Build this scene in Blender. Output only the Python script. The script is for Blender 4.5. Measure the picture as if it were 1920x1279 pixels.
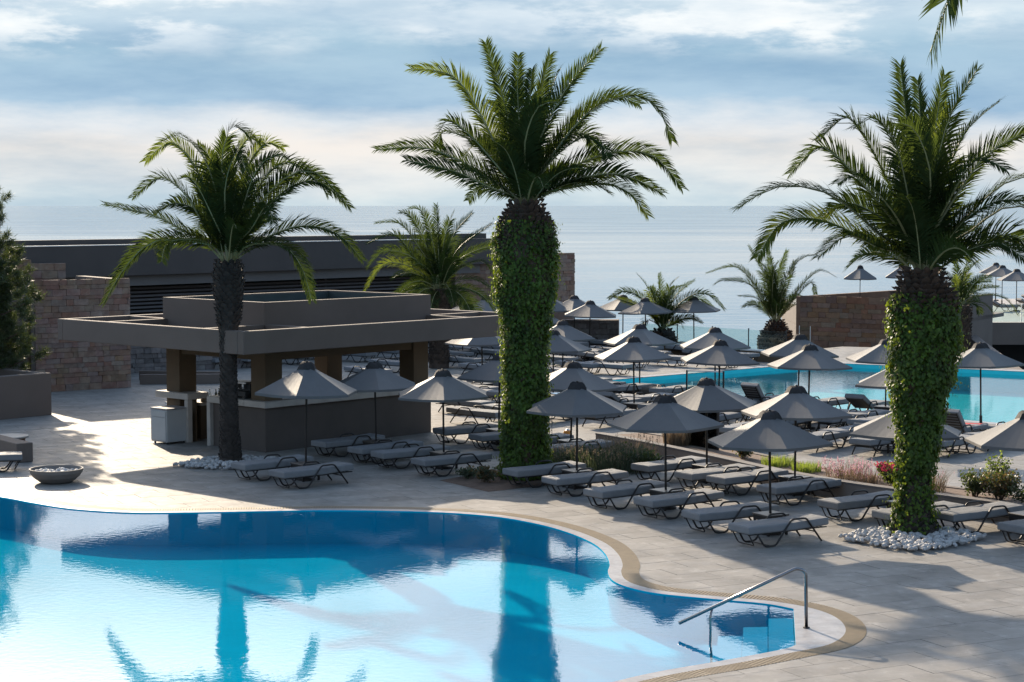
import bpy, bmesh, math, random
from mathutils import Vector, Matrix, Quaternion
from mathutils.geometry import tessellate_polygon

R = math.radians
sin, cos, pi = math.sin, math.cos, math.pi
scene = bpy.context.scene
for o in list(bpy.data.objects):
    bpy.data.objects.remove(o)
COL = scene.collection

# ------------------------------------------------------------------ camera
cam_data = bpy.data.cameras.new('camera')
cam_data.sensor_width = 36.0
cam_data.lens = 67.2
cam_data.clip_start = 0.2
cam_data.clip_end = 90000.0
camera = bpy.data.objects.new('camera', cam_data)
COL.objects.link(camera)
camera.location = (0.0, 0.0, 6.6)
camera.rotation_euler = (R(90 - 4.06), 0, 0)
scene.camera = camera

# ------------------------------------------------------------------ daylight
SUN_EL, SUN_AZ = R(21.8), R(-23.0)          # azimuth from +Y, negative = towards -X
EXPOSURE = 1.0
scene.view_settings.view_transform = 'Standard'
scene.view_settings.look = 'None'
scene.view_settings.exposure = EXPOSURE
scene.view_settings.gamma = 1.0
scene.view_settings.use_curve_mapping = False
scene.cycles.use_denoising = True
scene.cycles.max_bounces = 8
scene.cycles.transparent_max_bounces = 24
scene.cycles.caustics_reflective = False
scene.cycles.caustics_refractive = False

world = bpy.data.worlds.new('World')
scene.world = world
world.use_nodes = True
wn, wl = world.node_tree.nodes, world.node_tree.links
bg = wn['Background']
bg.inputs['Strength'].default_value = 0.15
sky = wn.new('ShaderNodeTexSky')
sky.sky_type = 'NISHITA'
sky.sun_disc = False
sky.sun_elevation = SUN_EL
sky.sun_rotation = SUN_AZ
sky.air_density = 1.2
sky.dust_density = 1.5
def wmath(op, a, b=None, c=None):
    n = wn.new('ShaderNodeMath'); n.operation = op
    for i, v in enumerate((a, b, c)):
        if v is None: continue
        if isinstance(v, (int, float)): n.inputs[i].default_value = v
        else: wl.new(v, n.inputs[i])
    return n.outputs[0]
def wmap(v, a, b, c, d, smooth=True):
    n = wn.new('ShaderNodeMapRange')
    n.interpolation_type = 'SMOOTHSTEP' if smooth else 'LINEAR'
    wl.new(v, n.inputs[0])
    for i, k in enumerate((a, b, c, d)): n.inputs[i + 1].default_value = k
    return n.outputs[0]
def wnoise(scale3, detail, rough=0.55, loc=(0, 0, 0)):
    m = wn.new('ShaderNodeMapping')
    m.inputs['Scale'].default_value = scale3
    m.inputs['Location'].default_value = loc
    wl.new(wtc.outputs['Generated'], m.inputs['Vector'])
    n = wn.new('ShaderNodeTexNoise')
    n.inputs['Scale'].default_value = 1.0
    n.inputs['Detail'].default_value = detail
    n.inputs['Roughness'].default_value = rough
    wl.new(m.outputs[0], n.inputs['Vector'])
    return n.outputs['Fac']
def wmix(fac, a, b, blend='MIX'):
    n = wn.new('ShaderNodeMix'); n.data_type = 'RGBA'; n.blend_type = blend
    if isinstance(fac, float): n.inputs[0].default_value = fac
    else: wl.new(fac, n.inputs[0])
    for i, v in ((6, a), (7, b)):
        if isinstance(v, tuple): n.inputs[i].default_value = (*v, 1)
        else: wl.new(v, n.inputs[i])
    return n.outputs[2]
wtc = wn.new('ShaderNodeTexCoord')
sepd = wn.new('ShaderNodeSeparateXYZ')
wl.new(wtc.outputs['Generated'], sepd.inputs[0])
n_big = wnoise((5, 5, 16), 6, 0.55, (1.3, 0.2, 0.4))
n_fine = wnoise((11, 11, 42), 9, 0.62, (4.1, 2.2, 7.7))
zed = wmath('ADD', sepd.outputs[2], wmath('MULTIPLY', wmath('SUBTRACT', n_big, 0.5), 0.035))
zed = wmath('ADD', zed, wmath('MULTIPLY', wmath('SUBTRACT', n_fine, 0.5), 0.022))
# layered cloud deck: pale haze over the sea, bright gap, grey-blue bank, then thin bright cloud higher up
ramp = wn.new('ShaderNodeValToRGB')
wl.new(wmap(zed, -0.02, 0.40, 0, 1, False), ramp.inputs[0])
K = 3.33
stops = [(-0.02, (.58, .70, .77)), (0.004, (.62, .73, .79)), (0.016, (.72, .77, .80)), (0.032, (.79, .78, .77)),
         (0.042, (.68, .75, .82)), (0.052, (.38, .55, .72)), (0.078, (.34, .52, .68)), (0.092, (.52, .67, .80)), (0.105, (.62, .75, .85)), (0.128, (1.0, 1.12, 1.2)),
         (0.160, (1.55, 1.66, 1.74)), (0.195, (1.35, 1.56, 1.72)), (0.42, (.62, 1.12, 1.85))]
el = ramp.color_ramp.elements
while len(el) < len(stops): el.new(0.5)
for e, (z, c) in zip(el, stops):
    e.position = (z + 0.02) / 0.42
    e.color = (*c, 1)
cloud = wmix(1.0, ramp.outputs[0], (K, K, K), 'MULTIPLY')
# broken white patches within the grey bank
patch = wmap(n_fine, 0.43, 0.56, 0, 1)
patch = wmath('MULTIPLY', patch, wmap(sepd.outputs[2], 0.066, 0.092, 0, 1))
patch = wmath('MULTIPLY', patch, wmap(n_big, 0.40, 0.54, 0.15, 1))
cloud = wmix(wmath('MULTIPLY', patch, 0.9), cloud, (.92 * K, .97 * K, 1.0 * K))
# cloud is brighter on the sun's side of the sky than behind the viewer
sdot = wn.new('ShaderNodeVectorMath'); sdot.operation = 'DOT_PRODUCT'
wl.new(wtc.outputs['Generated'], sdot.inputs[0])
sdot.inputs[1].default_value = (sin(SUN_AZ), cos(SUN_AZ), 0)
side = wmap(sdot.outputs['Value'], -0.3, 0.85, 0, 1)
side = wmath('MAXIMUM', side, wmap(sepd.outputs[2], 0.10, 0.2, 1, 0))
cloud = wmix(side, wmix(1.0, cloud, (.30, .36, .45), 'MULTIPLY'), cloud)
n_mot = wnoise((7, 7, 34), 7, 0.6, (9.1, 0.4, 2.2))
cloud = wmix(1.0, cloud, wmix(wmap(n_mot, 0.3, 0.7, 0, 1), (.78, .85, .91), (1.2, 1.14, 1.08)), 'MULTIPLY')
# blue shows through the cloud higher up
n_up = wnoise((3, 3, 3), 7, 0.6, (0.5, 3.3, 1.1))
veil = wmath('MULTIPLY', wmap(n_up, 0.5, 0.72, 0, 1), wmap(sepd.outputs[2], 0.25, 0.7, 0.9, 0.45))
upper = wmix(veil, sky.outputs[0], cloud)
final = wmix(wmap(sepd.outputs[2], 0.16, 0.34, 0, 1), cloud, upper)
wl.new(final, bg.inputs['Color'])

sun_data = bpy.data.lights.new('sun', 'SUN')
sun_data.energy = 4.9
sun_data.angle = R(0.53)
sun_data.color = (1.0, 0.84, 0.64)
sun = bpy.data.objects.new('sun', sun_data)
COL.objects.link(sun)
sun_dir = Vector((sin(SUN_AZ) * cos(SUN_EL), cos(SUN_AZ) * cos(SUN_EL), sin(SUN_EL)))
sun.rotation_euler = sun_dir.to_track_quat('Z', 'Y').to_euler()
sun.location = (-20, 40, 30)

# ------------------------------------------------------------------ survey of the place (metres, camera stands over the origin)
PARASOLS = [('deck', -4.972, 45.707, 50, 1.1666666666666667, 'grey-taupe parasol between the bare-trunked palm and the bar counter', 'the parasol beside the bare-trunked palm'),
 ('deck', -3.569, 50.003, 50, 1.017, 'shaded parasol standing in front of the middle of the long bar counter', 'the parasol before the middle of the bar'),
 ('deck', -1.711, 47.746, 53, 1.017, 'parasol with one sunlit panel at the end column of the bar', "the parasol at the bar's end column"),
 ('deck', -0.368, 52.668, 55, 1.017, 'parasol half behind the middle ivy-clad trunk on its bar side', 'the parasol half behind the middle ivy trunk'),
 ('deck', 1.545, 50.172, 55, 1.017, 'parasol above the tip-crossing one, beside the middle ivy-clad trunk', 'the parasol above the lavender bed'),
 ('deck', 1.519, 44.447, 56, 1.017, 'parasol whose pointed corner crosses in front of the middle ivy-clad trunk', 'the parasol crossing the middle ivy trunk'),
 ('deck', 3.36, 41.34, 54, 1.017, 'parasol over loungers between the pool curve and the lavender bushes', 'the parasol between pool curve and lavender'),
 ('deck', 5.208, 38.137, 61, 1.017, 'parasol over the pair of loungers standing just above the pool handrail', 'the parasol above the pool handrail'),
 ('deck', 4.666, 45.402, 55, 1.017, 'parasol in front of the planter wall beside the lavender bushes', "the parasol at the planter wall's lavender end"),
 ('deck', 6.683, 43.531, 57, 1.017, "dark-capped parasol in front of the planter wall's red flowering shrub", 'the parasol before the red flowering shrub'),
 ('deck', 8.207, 39.675, 57, 1.017, 'parasol almost hidden behind the ivy trunk that rises from white pebbles', 'the parasol hidden behind the pebble-ringed palm'),
 ('deck', 10.373, 38.137, 57, 1.017, 'parasol cut off by the picture edge in front of the bushy planter', 'the parasol before the bushy planter end'),
 ('near', 3.837, 59.66, 0, 1.017, 'parasol in front of the grey bowl planter at the second pool', 'the parasol before the grey bowl planter'),
 ('near', 4.429, 66.027, 0, 1.017, 'parasol directly behind the one in front of the grey bowl planter', 'the parasol behind the bowl planter parasol'),
 ('near', 14.093, 57.133, 0, 1.017, 'parasol against turquoise water below the sloping stair wall', 'the parasol below the sloping stair wall'),
 ('near', 10.355, 50.687, 0, 1.017, "lower of two parasols poking out behind the pebble-ringed palm's ivy", 'the lower parasol behind the pebble-ringed palm'),
 ('near', 11.526, 58.716, 0, 1.017, "upper of two parasols poking out behind the pebble-ringed palm's ivy", 'the upper parasol behind the pebble-ringed palm'),
 ('near', 8.766, 56.266, 0, 1.017, 'dark-capped parasol against turquoise water below the square stone terrace wall', 'the parasol against the turquoise water'),
 ('near', 9.141, 60.883, 0, 1.017, 'parasol touching the lower corner of the square stone terrace wall', 'the parasol touching the stone terrace corner'),
 ('near', 6.305, 58.255, 0, 1.017, 'parasol below the glass balustrade with water around its pole', 'the parasol below the glass balustrade'),
 ('near', 6.867, 64.311, 0, 1.017, 'parasol overlapping the foot of the glass balustrade between two squat palms', 'the parasol overlapping the glass balustrade'),
 ('far', 1.355, 62.948, 0, 1.017, 'parasol beside the middle ivy trunk, over the lounger with the blue towel', 'the parasol over the blue towel'),
 ('far', 1.828, 68.147, 0, 1.017, "parasol behind the blue towel's, before the low rubble wall", 'the parasol behind the blue towel parasol'),
 ('far', 3.341, 82.516, 0, 1.017, 'parasol standing before the middle of the low rubble wall', 'the parasol before the low rubble wall'),
 ('far', 2.853, 87.358, 0, 1.017, 'sand-coloured parasol topping the low rubble wall, one step behind its neighbour', 'the parasol topping the low rubble wall'),
 ('far', 5.103, 87.874, 0, 1.017, 'parasol just past the end of the low rubble wall, against sea', 'the parasol past the rubble wall end'),
 ('far', 5.971, 84.868, 0, 1.017, 'parasol in front of the squat fan-shaped palm by the sea', 'the parasol before the squat fan palm'),
 ('far', 8.245, 86.345, 0, 1.017, 'lone parasol against the sea between the two squat palms', 'the lone parasol between the squat palms'),
 ('far', -1.205, 86.345, 0, 1.017, 'parasol peeking over the bar roof beside the middle ivy trunk', 'the parasol over the bar roof edge'),
 ('far', -2.119, 81.61, 0, 1.017, "parasol peeking over the bar roof next to the short palm's trunk", 'the parasol next to the short palm trunk'),
 ('far', 1.707, 87.358, 0, 1.017, 'bluish parasol at the ivy bulge, below the stone wall end', 'the parasol at the ivy bulge'),
 ('far', 0.912, 77.771, 0, 1.017, 'parasol mostly behind the middle ivy trunk, level with the bar roof', 'the parasol mostly behind the middle ivy trunk'),
 ('far', -1.019, 66.321, 0, 1.017, 'parasol tucked under the bar roof edge behind the end column', 'the parasol under the bar roof edge')]
TERRACE_PARASOLS = [(23.716, 130.44, 'distant parasol alone above the square stone terrace wall'), (28.307, 139.073, 'distant parasol beside the brown boot of the pebble-ringed palm'),
 (34.24, 135.237, 'rearmost of the distant parasols on the glass-edged upper terrace'), (33.171, 129.293, 'middle one of the three distant parasols on the glass-edged terrace'),
 (32.169, 121.796, 'front one of the three distant parasols on the glass-edged terrace')]
POOL_WATER = [(-15.486, 45.528), (-13.458, 44.315), (-11.612, 43.005), (-10.672, 42.148), (-9.652, 41.325), (-8.386, 40.817), (-7.231, 40.781), (-5.533, 40.96), (-3.933, 41.105),
 (-1.841, 40.888), (-0.454, 40.321), (0.444, 39.431), (1.081, 38.388), (1.568, 37.099), (1.763, 35.948), (1.799, 34.866), (1.731, 34.096), (1.769, 33.358), (2.005, 32.744),
 (2.481, 32.197), (3.344, 31.754), (4.19, 31.366), (4.615, 30.945), (4.267, 28.356), (4.027, 28.079), (3.161, 27.443), (2.2, 26.802), (1.697, 26.402), (1.406, 26.131),
 (0.286, 25.184), (-0.745, 23.872), (-2.237, 21.86), (-3.717, 19.77), (-6.116, 18.48), (-10.129, 19.104), (-14.896, 25.521), (-18.507, 35.291), (-18.939, 43.165)]
POOL_TIP = (22, 23)
POOL_SMOOTH = [(-15.486, 45.528), (-13.458, 44.315), (-11.612, 43.005), (-10.672, 42.148), (-9.652, 41.325), (-8.386, 40.817), (-7.231, 40.781), (-5.533, 40.96), (-3.933, 41.105),
 (-1.841, 40.888), (-0.454, 40.321), (0.444, 39.431), (1.081, 38.388), (1.568, 37.099), (1.763, 35.948), (1.799, 34.866), (1.731, 34.096), (1.769, 33.358), (2.005, 32.744),
 (2.481, 32.197), (3.344, 31.754), (4.19, 31.366), (4.745, 30.821), (4.982, 30.137), (4.936, 29.294), (4.605, 28.567), (4.027, 28.079), (3.161, 27.443), (2.2, 26.802),
 (1.697, 26.402), (1.406, 26.131), (0.286, 25.184), (-0.745, 23.872), (-2.237, 21.86), (-3.717, 19.77), (-6.116, 18.48), (-10.129, 19.104), (-14.896, 25.521), (-18.507, 35.291),
 (-18.939, 43.165)]
POOL2 = [(1.876, 70.517), (13.09, 80.2), (30.2, 69.8), (25.8, 46.9)]
PLANTER_LINE = [(2.285, 51.876), (3.122, 50.562), (3.988, 48.982), (5.07, 46.888), (6.052, 44.872), (6.852, 43.534), (7.635, 42.437), (8.412, 41.55), (9.076, 40.852), (9.891, 39.956),
 (10.599, 39.238), (11.681, 38.075)]
EXTRA_LOUNGERS = [(-12.474, 77.499, 140, 0, 'sun lounger in front of the dark rubble wall, seen past the bar'),
 (-11.246, 78.014, 140, 0, 'sun lounger seen between the bare palm trunk and the corner column'),
 (-9.357, 79.6, 140, 0, 'sun lounger seen through the bar next to the red extinguisher'), (-8.471, 81.816, 140, 0, 'sun lounger seen through the bar against its back column'),
 (-6.662, 80.693, 140, 0, 'sun lounger seen through the bar beyond its back column'), (-5.487, 82.389, 140, 0, 'sun lounger behind the one beyond the bar back column'),
 (-4.772, 75.75, 140, 0, 'sun lounger seen through the bar beside its end column'), (-5.463, 72.254, 140, 0, 'sun lounger low behind the shaded parasol at the bar'),
 (-2.338, 83.561, 140, 0, 'sun lounger just past the bar end column, back row'), (-0.706, 84.159, 140, 0, 'sun lounger in the back row touching the middle ivy trunk'),
 (-2.061, 77.499, 140, 0, 'sun lounger just past the bar end column, front row'), (2.997, 82.389, 140, 0, 'sun lounger in the terrace row before the low rubble wall'),
 (7.715, 83.561, 140, 0, 'sun lounger before the sea edge parapet, under the lone parasol'),
 (8.352, 77.499, 140, 0, 'sun lounger at the second pool far rim, near the parapet end'),
 (7.984, 60.979, 227, 52, 'sun lounger with a dark upright backrest at the second pool rim'),
 (12.546, 53.211, 227, 52, 'sun lounger with a raised backrest and a red towel by turquoise water'),
 (10.537, 55.223, 227, 0, 'flat sun lounger between two parasols beside the pebble-ringed ivy trunk'), (7.38, 60.506, 227, 0, 'flat sun lounger next to the upright dark backrest'),
 (9.566, 56.833, 227, 28, 'half-raised sun lounger behind the pink blossom stalks'), (2.703, 66.518, 227, 0, 'flat sun lounger between the ivy trunk and the bowl planter'),
 (-0.984, 63.802, 140, 0, 'flat sun lounger on the sunny paving beyond the bar end column'), (0.0, 58.248, 140, 0, 'flat sun lounger tucked behind the middle ivy trunk'),
 (2.319, 81.251, 138, 0, 'flat lounger at the sea terrace, first before the rubble wall beside the ivy trunk'),
 (3.676, 79.6, 138, 0, 'flat lounger of the row along the second pool, below the rubble wall middle'),
 (4.599, 77.499, 138, 0, 'flat lounger of the pool row, below the rubble wall end'), (5.798, 81.251, 138, 0, 'flat lounger of the back row, below the squat fan palm'),
 (6.419, 78.536, 138, 0, 'flat lounger of the pool row, below the squat fan palm'), (8.231, 81.251, 138, 0, 'flat lounger of the pool row, below the glass balustrade posts'),
 (9.42, 80.142, 138, 0, 'flat lounger of the pool row, nearest the bulb-trunked palm'), (2.626, 75.024, 138, 0, 'flat lounger by the blue towel, at the corner of the second pool'),
 (3.757, 74.548, 138, 0, 'flat lounger at the second pool corner, behind the bowl planter'), (1.72, 72.254, 138, 0, 'flat lounger in front of the blue towel lounger'),
 (3.114, 66.143, 230, 0, 'flat lounger between bowl planter and ivy trunk, further row'), (3.996, 65.405, 230, 0, 'flat lounger directly in front of the grey bowl planter'),
 (5.475, 64.683, 232, 0, 'flat lounger by the small framed glass screen at the water'), (2.189, 60.041, 228, 0, 'flat lounger just above the canopy crossing the ivy trunk'),
 (5.065, 58.248, 232, 0, 'flat lounger behind the glass screen near the planter wall'), (7.842, 58.248, 232, 0, 'flat lounger between upright dark backrest and planter bed'),
 (6.588, 51.567, 231, 0, 'flat lounger behind the low yellow-green grass'), (8.397, 51.567, 230, 0, 'flat lounger behind the airy pink stalks, near row'),
 (-1.137, 73.845, 140, 0, 'flat lounger past the bar end column, middle row'), (-0.662, 67.475, 140, 0, 'flat lounger past the bar end column, between two parasols'),
 (-1.527, 60.506, 140, 0, 'flat lounger on sunny paving by the bar end column'), (-1.049, 57.532, 140, 0, 'flat lounger on sunny paving nearer the ivy trunk'),
 (2.163, 64.328, 230, 0, 'flat lounger between the ivy trunk and bowl planter, nearer row'), (3.282, 61.621, 230, 0, 'flat lounger just below the grey bowl planter'),
 (4.55, 61.947, 232, 0, 'flat lounger on the sea side of the grey bowl planter'), (1.144, 58.248, 228, 0, 'flat lounger touching the ivy trunk under the lower canopy'),
 (2.884, 57.111, 228, 0, 'flat lounger behind the parasol crossing the middle ivy trunk'), (5.986, 56.151, 232, 0, 'flat lounger beyond the glass screen by the planter wall'),
 (6.377, 53.455, 232, 0, 'flat lounger behind the rusty shrub in the planter bed'), (7.903, 55.223, 230, 0, 'flat lounger behind the lime grass tuft'),
 (8.909, 57.96, 230, 0, 'flat lounger under the dark-capped parasol by the red shrub'), (9.325, 52.731, 228, 0, 'flat lounger directly behind the pink blossom stalks'),
 (9.79, 50.672, 228, 0, 'flat lounger behind the crimson flowering shrub'), (10.603, 56.833, 228, 0, 'flat lounger at the second pool rim before the ivy trunk'),
 (11.689, 50.453, 228, 0, 'flat lounger behind the rounded green bush'), (13.088, 51.796, 226, 0, 'flat lounger behind the tall rust and green bush'),
 (14.178, 53.455, 226, 0, 'flat lounger at the picture edge by the turquoise water')]
PALMS = {'bare': {'base': (-7.203, 48.563),
          'crown': (-7.204, 5.155),
          'fronds': [[(-0.31, 0.0, 0.5), (-0.9, -0.1, 0.7), (-1.82, -0.2, 1.18), (-3.04, -0.3, 1.47)],
                     [(-0.38, 0.0, 0.3), (-0.61, -0.23, 0.5), (-1.78, -0.45, 0.55), (-2.48, -0.67, -0.09), (-2.98, -0.9, -0.98)],
                     [(-0.24, 0.0, 0.3), (-0.69, -0.53, 0.58), (-1.33, -1.07, 0.52), (-1.4, -1.6, 0.07)],
                     [(-0.31, 0.0, 0.43), (-0.52, 0.1, 0.7), (-1.07, 0.2, 1.68), (-1.76, 0.3, 2.15), (-2.47, 0.4, 1.65)],
                     [(-0.17, 0.0, 0.7), (-0.38, 0.08, 1.24), (-0.85, 0.15, 2.46), (-1.46, 0.23, 3.05), (-2.12, 0.3, 2.57)],
                     [(-0.13, 0.0, 0.57), (-0.25, -0.33, 0.98), (-0.72, -0.67, 2.04), (-0.99, -1.0, 2.13)],
                     [(-0.1, 0.0, 0.84), (-0.22, -0.05, 1.51), (-0.54, -0.1, 2.59), (-1.13, -0.15, 3.2), (-1.62, -0.2, 3.04)],
                     [(0.01, 0.0, 0.7), (-0.03, -0.08, 1.51), (-0.12, -0.16, 2.59), (0.12, -0.24, 3.34), (0.44, -0.32, 3.35), (0.68, -0.4, 3.09)],
                     [(0.06, 0.0, 0.7), (0.02, 0.15, 1.51), (0.15, 0.3, 2.6), (0.54, 0.45, 3.21), (0.79, 0.6, 3.01)],
                     [(0.1, 0.0, 0.7), (0.3, 0.1, 1.51), (0.54, 0.2, 2.53), (0.94, 0.3, 3.03), (1.37, 0.4, 2.91)],
                     [(0.17, 0.0, 0.7), (0.4, -0.12, 1.38), (0.76, -0.25, 2.32), (1.25, -0.38, 2.71), (1.6, -0.5, 2.58)],
                     [(0.17, 0.0, 0.57), (0.44, 0.04, 1.24), (1.05, 0.08, 2.32), (1.66, 0.12, 2.52), (2.33, 0.16, 1.99), (2.52, 0.2, 1.72)],
                     [(0.24, 0.0, 0.5), (0.73, -0.08, 1.38), (1.55, -0.15, 2.18), (2.23, -0.23, 2.29), (2.91, -0.3, 1.65)],
                     [(0.26, 0.0, 0.43), (0.64, 0.08, 0.97), (1.51, 0.15, 1.89), (2.32, 0.23, 2.03), (3.08, 0.3, 1.38)],
                     [(0.23, 0.0, 0.23), (0.72, -0.1, 0.5), (1.82, -0.2, 0.92), (2.77, -0.3, 0.75), (3.43, -0.4, 0.08)],
                     [(0.23, 0.0, 0.16), (0.61, -0.3, 0.47), (1.46, -0.6, 0.42), (1.95, -0.9, -0.08), (2.23, -1.2, -0.89)],
                     [(0.17, 0.0, 0.43), (0.65, -0.53, 0.84), (1.12, -1.07, 1.45), (1.35, -1.6, 0.99)],
                     [(-0.1, 0.0, 0.7), (-0.4, 0.27, 1.78), (-0.49, 0.53, 2.6), (-0.88, 0.8, 3.02)],
                     [(-0.03, 0.0, 0.7), (0.0, -0.43, 1.91), (0.38, -0.87, 2.83), (0.64, -1.3, 2.3)], [(0.1, 0.0, 0.7), (0.26, 0.4, 1.92), (0.9, 0.8, 2.61), (1.39, 1.2, 2.07)],
                     [(-0.1, 0.0, 0.57), (-0.69, 0.33, 1.24), (-1.43, 0.67, 1.51), (-2.04, 1.0, 1.24)]]},
 'bulb': {'base': (14.4, 104.0),
          'crown': (14.385, 0.31),
          'fronds': [[(-0.38, 0.0, 0.49), (-1.04, -0.07, 1.81), (-2.22, -0.13, 2.97), (-3.79, -0.2, 2.62)],
                     [(-0.44, 0.0, 0.35), (-1.31, 0.13, 1.94), (-2.75, 0.27, 2.23), (-3.31, 0.4, 1.99)], [(-0.27, 0.0, 0.64), (-0.59, 0.1, 2.38), (-1.49, 0.2, 4.06)],
                     [(-0.09, 0.0, 0.79), (-0.25, -0.15, 2.39), (-0.51, -0.3, 3.96)], [(0.02, 0.0, 0.79), (0.14, 0.15, 2.38), (0.59, 0.3, 3.83)],
                     [(0.14, 0.0, 0.64), (0.55, -0.07, 2.39), (1.31, -0.13, 3.4), (2.11, -0.2, 3.61)],
                     [(0.29, 0.0, 0.41), (1.15, 0.07, 1.65), (2.32, 0.13, 2.73), (3.29, 0.2, 2.38)],
                     [(0.29, 0.0, 0.29), (0.98, -0.17, 1.23), (1.81, -0.33, 2.11), (2.08, -0.5, 1.48)], [(-0.32, 0.0, 0.35), (-1.07, -0.3, 1.24), (-2.12, -0.6, 1.4)],
                     [(-0.15, 0.0, 0.64), (-0.41, 0.35, 2.66), (-0.96, 0.7, 3.23)], [(0.2, 0.0, 0.64), (0.76, 0.35, 2.08), (1.09, 0.7, 3.23)],
                     [(-0.21, 0.0, 0.64), (-0.22, -0.4, 2.54), (0.0, -0.8, 3.28)]]},
 'fan': {'base': (6.808, 86.0),
         'crown': (6.803, 1.013),
         'fronds': [[(-0.31, 0.0, 0.43), (-0.93, -0.1, 1.4), (-1.77, -0.2, 1.76), (-2.45, -0.3, 1.41)], [(-0.2, 0.0, 0.55), (-0.68, 0.1, 1.87), (-1.18, 0.2, 2.52)],
                    [(-0.08, 0.0, 0.67), (-0.14, -0.15, 1.88), (-0.21, -0.3, 2.53)], [(0.07, 0.0, 0.67), (0.29, 0.1, 1.87), (0.7, 0.2, 2.35)],
                    [(0.16, 0.0, 0.63), (0.65, 0.15, 1.63), (1.43, 0.3, 2.2)], [(0.21, 0.0, 0.48), (0.99, -0.07, 1.4), (1.95, -0.13, 1.64), (2.74, -0.2, 0.93)],
                    [(-0.17, 0.0, 0.43), (-1.03, 0.17, 1.03), (-1.98, 0.33, 1.38), (-2.21, 0.5, 1.49)], [(0.17, 0.0, 0.43), (0.78, 0.2, 1.02), (1.64, 0.4, 1.38), (2.27, 0.6, 1.0)],
                    [(-0.22, 0.0, 0.19), (-0.7, -0.4, 0.46), (-0.95, -0.8, 0.2)], [(0.22, 0.0, 0.19), (0.66, -0.4, 0.46), (0.82, -0.8, 0.12)],
                    [(-0.03, 0.0, 0.63), (-0.47, -0.35, 1.77), (-0.73, -0.7, 1.91)], [(0.07, 0.0, 0.63), (0.42, -0.35, 1.77), (0.93, -0.7, 2.03)]]},
 'middle': {'base': (0.324, 46.159),
            'crown': (0.321, 6.51),
            'fronds': [[(-0.26, 0.0, 0.67), (-0.51, -0.08, 1.07), (-1.02, -0.15, 2.16), (-1.72, -0.23, 3.17), (-2.73, -0.3, 3.34)],
                       [(-0.13, 0.0, 0.79), (-0.26, 0.1, 1.43), (-0.58, 0.2, 2.84), (-0.96, 0.3, 4.0)],
                       [(-0.26, 0.0, 0.35), (-0.71, 0.05, 0.64), (-1.61, 0.1, 1.18), (-2.51, 0.15, 1.49), (-3.59, 0.2, 1.43)],
                       [(-0.26, 0.0, 0.28), (-0.83, -0.2, 0.51), (-1.72, -0.4, 0.91), (-2.83, -0.6, 1.16)],
                       [(-0.22, 0.0, 0.47), (-0.58, -0.2, 0.92), (-1.21, -0.4, 1.65), (-1.8, -0.6, 2.09), (-2.12, -0.8, 1.68)],
                       [(-0.19, 0.0, 0.47), (-0.71, 0.15, 1.05), (-1.35, 0.3, 1.67), (-1.98, 0.45, 1.88), (-2.11, 0.6, 1.51)],
                       [(-0.04, 0.0, 0.79), (-0.12, -0.17, 1.68), (-0.19, -0.33, 2.81), (-0.17, -0.5, 3.64)],
                       [(0.06, 0.0, 0.79), (0.19, 0.07, 1.69), (0.38, 0.13, 2.84), (0.59, 0.2, 3.71)],
                       [(0.04, 0.0, 0.92), (0.06, -0.4, 1.93), (0.12, -0.8, 2.91), (0.15, -1.2, 3.26)],
                       [(0.13, 0.0, 0.79), (0.34, -0.07, 1.66), (0.98, -0.13, 2.89), (1.8, -0.2, 3.81)],
                       [(0.09, 0.0, 0.79), (0.26, 0.33, 1.83), (0.72, 0.67, 3.13), (0.88, 1.0, 3.44)],
                       [(0.19, 0.0, 0.6), (0.64, -0.06, 1.3), (1.47, -0.12, 2.29), (2.48, -0.18, 2.72), (3.14, -0.24, 2.41), (3.5, -0.3, 1.63)],
                       [(0.19, 0.0, 0.54), (0.58, 0.2, 1.18), (1.49, 0.4, 2.32), (2.14, 0.6, 2.74), (2.8, 0.8, 2.54)],
                       [(0.23, 0.0, 0.41), (0.77, 0.05, 0.79), (1.86, 0.1, 1.31), (3.02, 0.15, 1.33), (3.78, 0.2, 0.51)],
                       [(0.23, 0.0, 0.31), (0.77, -0.15, 0.6), (1.97, -0.3, 0.85), (2.6, -0.45, 0.72), (3.25, -0.6, 0.38)],
                       [(0.23, 0.0, 0.26), (0.83, -0.25, 0.47), (1.84, -0.5, 0.6), (2.46, -0.75, 0.38), (2.87, -1.0, -0.15)],
                       [(0.19, 0.0, 0.47), (0.63, -0.27, 1.17), (1.32, -0.55, 1.69), (1.79, -0.83, 1.53), (1.93, -1.1, 1.18)],
                       [(-0.0, 0.0, 0.79), (-0.0, -0.53, 1.67), (0.3, -1.07, 2.4), (0.79, -1.6, 2.49)],
                       [(-0.06, 0.0, 0.79), (-0.32, 0.4, 1.7), (-0.71, 0.8, 2.49), (-0.78, 1.2, 2.64)],
                       [(0.19, 0.0, 0.67), (0.71, 0.47, 1.57), (1.51, 0.93, 1.85), (1.79, 1.4, 1.21)],
                       [(-0.13, 0.0, 0.54), (-0.45, 0.47, 1.19), (-1.11, 0.93, 1.59), (-1.51, 1.4, 1.34)]]},
 'pebble': {'base': (8.036, 37.887),
            'crown': (8.139, 5.177),
            'fronds': [[(-0.32, 0.0, 0.53), (-0.77, -0.08, 0.76), (-1.84, -0.15, 1.62), (-2.9, -0.23, 1.79), (-3.72, -0.3, 1.36)],
                       [(-0.32, 0.0, 0.42), (-0.9, -0.23, 0.62), (-2.09, -0.45, 1.14), (-2.91, -0.67, 1.08), (-3.38, -0.9, 0.43)],
                       [(-0.27, 0.0, 0.42), (-0.94, -0.43, 0.58), (-1.64, -0.87, 0.84), (-2.27, -1.3, 0.44)],
                       [(-0.27, 0.0, 0.63), (-0.53, 0.05, 1.05), (-1.38, 0.1, 2.06), (-2.01, 0.15, 2.59), (-2.61, 0.2, 2.06)],
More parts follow.
